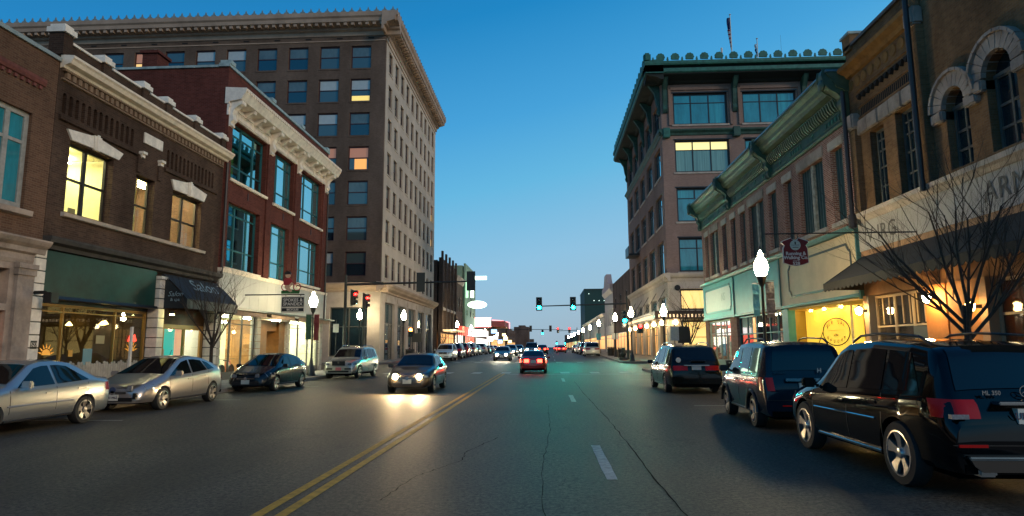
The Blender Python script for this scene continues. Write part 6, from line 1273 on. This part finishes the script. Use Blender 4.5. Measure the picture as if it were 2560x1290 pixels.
PRIUS = dict(SEDAN, name='hatch', L=4.46, W=.875, r=.31, xf=.93, xr=3.63, prof=[(0, .52), (.04, .62), (.25, .74), (.9, .93), (1.1, .99), (1.6, 1.22), (2.05, 1.42), (2.4, 1.485), (2.75, 1.49), (3.2, 1.44), (3.8, 1.28), (4.2, 1.13), (4.34, 1.05), (4.42, .85), (4.46, .6)],
    belt=[(0, .42), (.3, .62), (1.1, .87), (2.4, .93), (3.6, 1.02), (4.2, 1.0), (4.46, .55)], plan=[(0, .56), (.03, .68), (.08, .77), (.2, .87), (.45, .945), (.9, .99), (1.5, 1), (3.5, 1), (4.1, .95), (4.33, .88), (4.42, .80), (4.46, .70)], tumble=.42,
    side=[(1.25, 2.35, 2.0, 2.4), (2.43, 3.25, 2.48, 3.1), (3.3, 3.75, 3.18, 3.45)], seams=[1.2, 2.38, 3.3], handles=[2.2, 3.15], mirror=1.45, head=(.03, .55, .74, .75), tail=(.72, 1.02, .2, .25), ws=(1.12, 2.02, .97, .93), rw=(3.3, 4.18, .88, .9), plates=(.40, .8), grille=(.50, .555, .36), moulding=None, gbars=1)
SUV = dict(name='suv', L=4.78, W=.94, r=.37, xf=.9, xr=3.78, sill=.32, prof=[(0, .62), (.04, .80), (.15, .92), (.6, 1.02), (1.2, 1.09), (1.3, 1.13), (1.95, 1.64), (2.2, 1.74), (3.0, 1.775), (3.9, 1.73), (4.3, 1.68), (4.42, 1.6), (4.66, 1.12), (4.72, .98), (4.78, .85)],
    belt=[(0, .5), (.25, .8), (1.2, 1.0), (2.5, 1.05), (4.3, 1.12), (4.6, 1.02), (4.78, .75)], plan=[(0, .80), (.1, .89), (.35, .96), (.9, 1), (3.9, 1), (4.4, .97), (4.65, .93), (4.78, .88)], tumble=.24,
    side=[(1.5, 2.45, 2.02, 2.42), (2.53, 3.42, 2.5, 3.36), (3.5, 4.25, 3.44, 3.95)], seams=[1.32, 2.49, 3.45], handles=[2.3, 3.25], mirror=1.55, head=(.03, .74, .9, .4), tail=(.86, 1.12, .34, .22), ws=(1.36, 1.92, .96, .93), rw=(4.32, 4.62, .88, .93), plates=(.5, .86), grille=(.7, .9, .42), rails=(2.2, 4.2), rearseam=[.62])
VAN = dict(SUV, name='van', L=4.95, W=.98, r=.335, xf=.95, xr=3.9, sill=.25, prof=[(0, .58), (.04, .74), (.2, .88), (.8, 1.02), (.95, 1.08), (1.7, 1.60), (2.1, 1.73), (3.2, 1.755), (4.2, 1.70), (4.45, 1.64), (4.56, 1.55), (4.84, 1.1), (4.9, .95), (4.95, .8)],
    belt=[(0, .48), (.3, .72), (1, .95), (2.5, 1.02), (4.5, 1.07), (4.8, .98), (4.95, .7)], plan=[(0, .78), (.12, .88), (.4, .95), (1, 1), (4, 1), (4.5, .98), (4.8, .95), (4.95, .90)], side=[(1.25, 2.3, 1.85, 2.28), (2.38, 3.4, 2.36, 3.38), (3.48, 4.4, 3.46, 4.2)], seams=[1.2, 2.34, 3.44], handles=[2.15, 2.6], mirror=1.35, head=(.03, .66, .84, .5), tail=(.83, 1.0, .5, .28), ws=(1.0, 1.65, .96, .93), rw=(4.47, 4.80, .90, .94), plates=(.45, .93), grille=(.6, .76, .4), rails=(2.0, 4.2), railm=CHR)
BOXY = dict(SUV, name='boxy', L=4.3, W=.88, r=.34, xf=.85, xr=3.43, sill=.30, prof=[(0, .6), (.04, .85), (.12, .95), (.55, 1.04), (.95, 1.12), (1.5, 1.62), (1.8, 1.75), (2.5, 1.79), (3.7, 1.76), (3.98, 1.70), (4.06, 1.6), (4.2, 1.12), (4.26, .95), (4.3, .8)],
    belt=[(0, .5), (.2, .82), (.9, 1.05), (2.5, 1.08), (4.0, 1.1), (4.2, 1.05), (4.3, .7)], plan=[(0, .84), (.1, .92), (.3, .97), (.8, 1), (3.9, 1), (4.15, .96), (4.3, .92)], tumble=.20, side=[(1.15, 2.2, 1.62, 2.18), (2.3, 3.05, 2.28, 3.03), (3.15, 3.85, 3.13, 3.72)], seams=[1.15, 2.25, 3.1], handles=[2.05], mirror=1.25, head=(.03, .72, .92, .25), tail=(.80, 1.06, .13, .24), ws=(1.0, 1.46, .96, .93), rw=(4.0, 4.18, .86, .9), plates=(.5, .88), grille=(.7, .9, .4), rails=(1.9, 3.8), blackmirror=True)
PI = math.pi
def sedx(t, S, P, Y, sidey, sec): 
    P('wiper', MB().box(ID, -.4, .3, .985, 1.0, Y(1.42), Y(1.44)), TRIM)
sd_ = dict(SEDAN, paint=carpaint('silver_car_paint', (.36, .38, .38), .7, .3), rimm=ALLOYD)
c1 = car(sd_, (-11.62, 13.45, 0), PI, 'silver four door sedan nearest on the left, cut by the frame edge', extras=sedx)
pr_s = dict(PRIUS, paint=carpaint('warm_silver_car_paint', (.34, .32, .30), .65, .3), rimm=ALLOYD, fplate=PLT)
def prx(t, S, P, Y, sidey, sec):
    P('roof_aerial', MB().cyl((.3, Y(3.0), 1.45), (.36, Y(3.2), 1.66), .008), TRIM)
    MB().lathe((0, Y(0)+.03, .60), [(.03, 0), (.085, 0), (.085, -.01), (.03, -.01)], 20, 'y').build('badge_ring', pmat('blue_chrome', (.1, .15, .3), .2, metal=.8), t)
    text('MI1 M6Z', 'lettering', pmat('plate_ink', (.05, .03, .06), .5), [c for c in t.children if c.name.startswith('number_plate')][0], .085, (0, Y(0)+.03, .4), (-1, 0, 0), (0, 0, 1))
    for s in (-1, 1): P('fog_lamp', MB().box(ID, *sorted((s*.56, s*.66)), .36, .52, Y(0)-.05, Y(0)+.006), TRIM)
c2 = car(pr_s, (-11.72, 19.25, 0), PI, 'silver sloping hatchback parked second on the left, nose towards the camera', extras=prx)
dk = dict(PRIUS, name='hatch2', paint=carpaint('near_black_blue_paint', (.012, .018, .024), .3, .25))
c3 = car(dk, (-11.75, 27.0, 0), PI, 'near black low car parked between the silver hatchback and the silver SUV')
lx = dict(SUV, name='suv_l', paint=carpaint('pale_silver_paint', (.40, .39, .36), .6, .3), fplate=PINKP, grille=(.74, .98, .36), gbarm=pmat('dark_chrome', (.1, .12, .15), .2, metal=1), gbars=4, railm=CHR, badge=.9, plates=(.56, .86))
def lxx(t, S, P, Y, sidey, sec):
    P('grille_surround', MB().box(ID, -.42, .42, .99, 1.02, Y(0)-.02, Y(0)+.02), CHR); P('roof_light_bar', MB().box(ID, -.2, .2, 1.78, 1.83, Y(2.5)-.1, Y(2.5)+.1), pmat('cream_roof_marker', (.6, .5, .3), .4))
    for s in (-1, 1): P('bumper_intake', MB().box(ID, *sorted((s*.34, s*.7)), .52, .6, Y(0)-.02, Y(0)+.008), TRIM)
c4 = car(lx, (-11.35, 37.4, -.03), PI, 'pale silver SUV with roof rails parked before the corner, nose towards the camera', extras=lxx)
# right side
vn = dict(VAN, paint=carpaint('black_olive_paint', (.006, .007, .005), 0, .18), rimm=ALLOYD, ptext='')
def vnx(t, S, P, Y, sidey, sec):
    L = S['L']; P('tailgate_garnish', MB().box(ID, -.45, .45, .99, 1.03, Y(L)-.03, Y(L)+.08), CHR); P('rear_wiper', MB().box(ID, -.15, .35, 1.16, 1.18, Y(L)+.04, Y(L)+.12), TRIM)
    P('round_sticker', MB().lathe((-.62, Y(L)+.075, 1.2), [(.01, 0), (.09, 0), (.09, .01)], 14, 'y'), WHITE)
c5 = car(vn, (5.36, 26.1, .0), 0, 'dark olive black minivan parked behind the litter bin, red tail lights to the camera', extras=vnx)
bx = dict(BOXY, paint=carpaint('deep_blue_black_paint', (.004, .012, .022), 0, .2), ptext='P6G')
def bxx(t, S, P, Y, sidey, sec):
    L = S['L']; P('tailgate_bar', MB().box(ID, -.42, .58, .99, 1.05, Y(L)-.035, Y(L)+.03), CHR); P('bumper_reflector', MB().box(ID, -.5, -.28, .5, .52, Y(L)-.02, Y(L)+.01), REDLENS)
    text('H', 'emblem', CHR, t, .12, (.25, Y(4.2)-.06, 1.2), (1, 0, 0), (0, 0, 1), off=.004)
    text('ELEMENT', 'lettering', CHR, t, .06, (-.5, Y(4.2)-.045, 1.16), (1, 0, 0), (0, 0, 1)); P('fender_cladding', MB().tube([(-(S['W']+.005), Y(S['xf'])+.42*math.cos(a), .34+.42*math.sin(a)) for a in [R(k*20) for k in range(10)]], .035, 6), TRIM); P('fender_cladding', MB().tube([(-(S['W']+.005), Y(S['xr'])+.42*math.cos(a), .34+.42*math.sin(a)) for a in [R(k*20) for k in range(10)]], .035, 6), TRIM)
    P('roof_aerial', MB().cyl((.45, Y(3.8), 1.76), (.5, Y(3.95), 2.02), .007), TRIM)
c6 = car(bx, (5.3, 15.4, -.06), 0, 'dark blue box-shaped car with roof rails parked between minivan and black SUV', extras=bxx)
ml = dict(SUV, paint=carpaint('gloss_black_paint', (.001, .0013, .002), 0, .06), ptext='UB5 R5R', chromesill=True, moulding=.74, chromemould=True, sw=(.045, .085), r=.385, rimm=pmat('bright_alloy_wheel', (.55, .54, .52), .25, metal=.8), plates=(.5, .93), tail=(.90, 1.10, .24, .24), ws=(1.36, 1.92, .96, .93), name='suv_m', mirror=1.5)
def mlx(t, S, P, Y, sidey, sec):
    L = S['L']; P('tailgate_bar', MB().box(ID, -.36, .36, 1.05, 1.085, Y(L)-.05, Y(L)+.10), CHR, bevel=.01); P('skid_plate', MB().prism(lambda a, z, d: (a, Y(L)+d, z), [(-.72, .5), (.72, .5), (.68, .42), (.6, .36), (-.6, .36), (-.68, .42)], -.06, .02), pmat('dark_skid_plate', (.05, .045, .04), .4, metal=.5), bevel=.01); P('skid_bar', MB().box(ID, -.74, .74, .475, .515, Y(L)-.08, Y(L)), CHR, bevel=.012)
    for s in (-1, 1): P('exhaust_tip', MB().box(ID, *sorted((s*.45, s*.64)), .30, .41, Y(L)-.05, Y(L)+.1), CHR, bevel=.02)
    for s in (-1, 1): P('bumper_reflector', MB().box(ID, *sorted((s*.50, s*.80)), .60, .63, Y(L)-.016, Y(L)+.01), REDLENS)
    P('reversing_lamp', MB().box(ID, -.86, -.68, .90, .95, Y(L)-.034, Y(L)+.03), CLEARL); P('reversing_lamp', MB().box(ID, .68, .86, .90, .95, Y(L)-.034, Y(L)+.03), CLEARL)
    text('ML 350', 'lettering', CHR, t, .065, (-.36, Y(4.66)-.05, 1.17), (1, 0, 0), (0, 0, 1), off=.002)
    mb = MB(); cx_, cz = .0, 1.19; yy = Y(4.66)-.05
    for k in range(20):
        a, b = 2*PI*k/20, 2*PI*(k+1)/20; mb.prism(lambda a_, z, d: (a_, yy-d, z), [(cx_+.065*math.cos(a), cz+.065*math.sin(a)), (cx_+.065*math.cos(b), cz+.065*math.sin(b)), (cx_+.055*math.cos(b), cz+.055*math.sin(b)), (cx_+.055*math.cos(a), cz+.055*math.sin(a))], 0, .008)
    for k in range(3): a = R(90+120*k); mb.prism(lambda a_, z, d: (a_, yy-d, z), [(cx_+.008*math.cos(a+1.57), cz+.008*math.sin(a+1.57)), (cx_+.06*math.cos(a), cz+.06*math.sin(a)), (cx_-.008*math.cos(a+1.57), cz-.008*math.sin(a+1.57))], 0, .008)
    mb.build('star_emblem', CHR, t)
c7 = car(ml, (5.22, 9.75, .0), 0, 'gloss black SUV nearest on the right, five spoke alloys and plate UB5 R5', extras=mlx)
# moving red car ahead
rdc = dict(SEDAN, name='sedan_r', paint=carpaint('bright_red_paint', (.32, .016, .012), .1, .25))
c8 = car(rdc, (-.88, 43.4, 0), 0, 'red sedan driving away over the crossing with bright brake lights', group='moving cars', name='moving_car', tail=emit('brake_light', (1, .03, .015), 22))
HB = emit('headlight_beam', (1, .70, .36), 1500)
HB2 = emit('headlight_beam_far', (1, .86, .6), 900)
c9 = car(dict(SEDAN, name='sedan_o', paint=carpaint('grey_car_paint', (.06, .06, .06), .4)), (-4.55, 67.0, 0), PI, 'oncoming car with glaring twin headlights left of the red sedan', group='moving cars', name='moving_car', headm=HB2)
clone(c9, -4.7, 84, PI, 'second oncoming car added for headlight glow, behind the first left of the red sedan'); clone(c9, -4.5, 103, PI, 'third oncoming car added for headlight glow, farthest of the three'); clone(c9, -2.0, 122, PI, 'far oncoming car added for headlight glow behind the bright SUV')  # extra oncoming cars added to strengthen the headlight glow up the street
c10 = car(dict(SUV, name='suv_o', paint=carpaint('dark_grey_car_paint', (.03, .03, .03), .4)), (-2.1, 90.0, 0), PI, 'oncoming SUV with the brightest headlights, behind the red sedan', group='moving cars', name='moving_car', headm=HB2)
c11 = car(dict(SEDAN, name='sedan_m', paint=carpaint('dark_bronze_paint', (.05, .04, .03), .5)), (-5.2, 26.2, 0), PI, 'dark sedan driving towards the camera in the near left lane with headlights on', group='moving cars', name='moving_car', headm=HB)
c12 = clone(c8, 2.6, 118, 0, 'far car braking at the next crossing, left of the parked silver van')
c13 = clone(c8, -.7, 100, 0, 'far dark car just right of the bright headlights', carpaint('dark_grey_car_paint', (.03, .03, .03), .4)); 
clone(c8, 2.5, 150, 0, 'farther braking car in the red glow near the street end'); clone(c8, -.8, 165, 0, 'farther braking car left of its twin near the street end')
# rows of parked cars beyond the crossing
cw = dict(SUV, name='suv_c', L=4.55, paint=carpaint('white_blue_paint', (.50, .55, .56), .3, .3), prof=SUV['prof'], rails=None)
cw['L'] = 4.78
c14 = car(cw, (-10.55, 67.5, 0), PI, 'white crossover parked first in the far left row beside the black bin')
for k, (m_, y, s_, lb) in enumerate((('dark_blue_paint', 74.5, 's', 'dark blue SUV parked behind the white crossover'), ('bright_red_paint', 81, 's', 'dark red SUV third in the far left row'), ('pale_silver_paint', 88, 's', 'silver SUV fourth in the far left row'), ('blue_grey_paint', 95, 'c', 'blue grey car fifth in the far left row'), ('pale_silver_paint', 103, 's', 'pale SUV sixth in the far left row'), ('dark_grey_car_paint', 111, 'c', 'dark car seventh in the far left row'), ('silver_car_paint', 119, 'c', 'silver car eighth in the far left row'), ('dark_blue_paint', 128, 'c', 'dark car last in the far left row'))):
    pm = {'dark_blue_paint': carpaint('dark_blue_paint', (.015, .02, .05)), 'blue_grey_paint': carpaint('blue_grey_paint', (.10, .13, .18))}.get(m_) or MATS[m_]
    clone(c14 if s_ == 's' else c1, -10.5, y, 0 if k % 2 else 0, lb, pm)
vs2 = dict(VAN, name='van_s', paint=carpaint('pale_gold_silver_paint', (.36, .33, .28), .5, .3), rails=None)
c20 = car(vs2, (5.55, 81.5, 0), 0, 'large pale silver van parked first in the far right row')
clone(c14, 5.5, 92, 0, 'dark SUV parked just beyond the silver van', MATS['dark_blue_paint']); clone(c14, 5.5, 101, 0, 'white SUV parked third in the far right row')
clone(c1, 5.5, 110, 0, 'silver sedan parked fourth in the far right row'); clone(c1, 5.5, 120, 0, 'dark sedan parked last in the far right row', MATS['dark_grey_car_paint'])
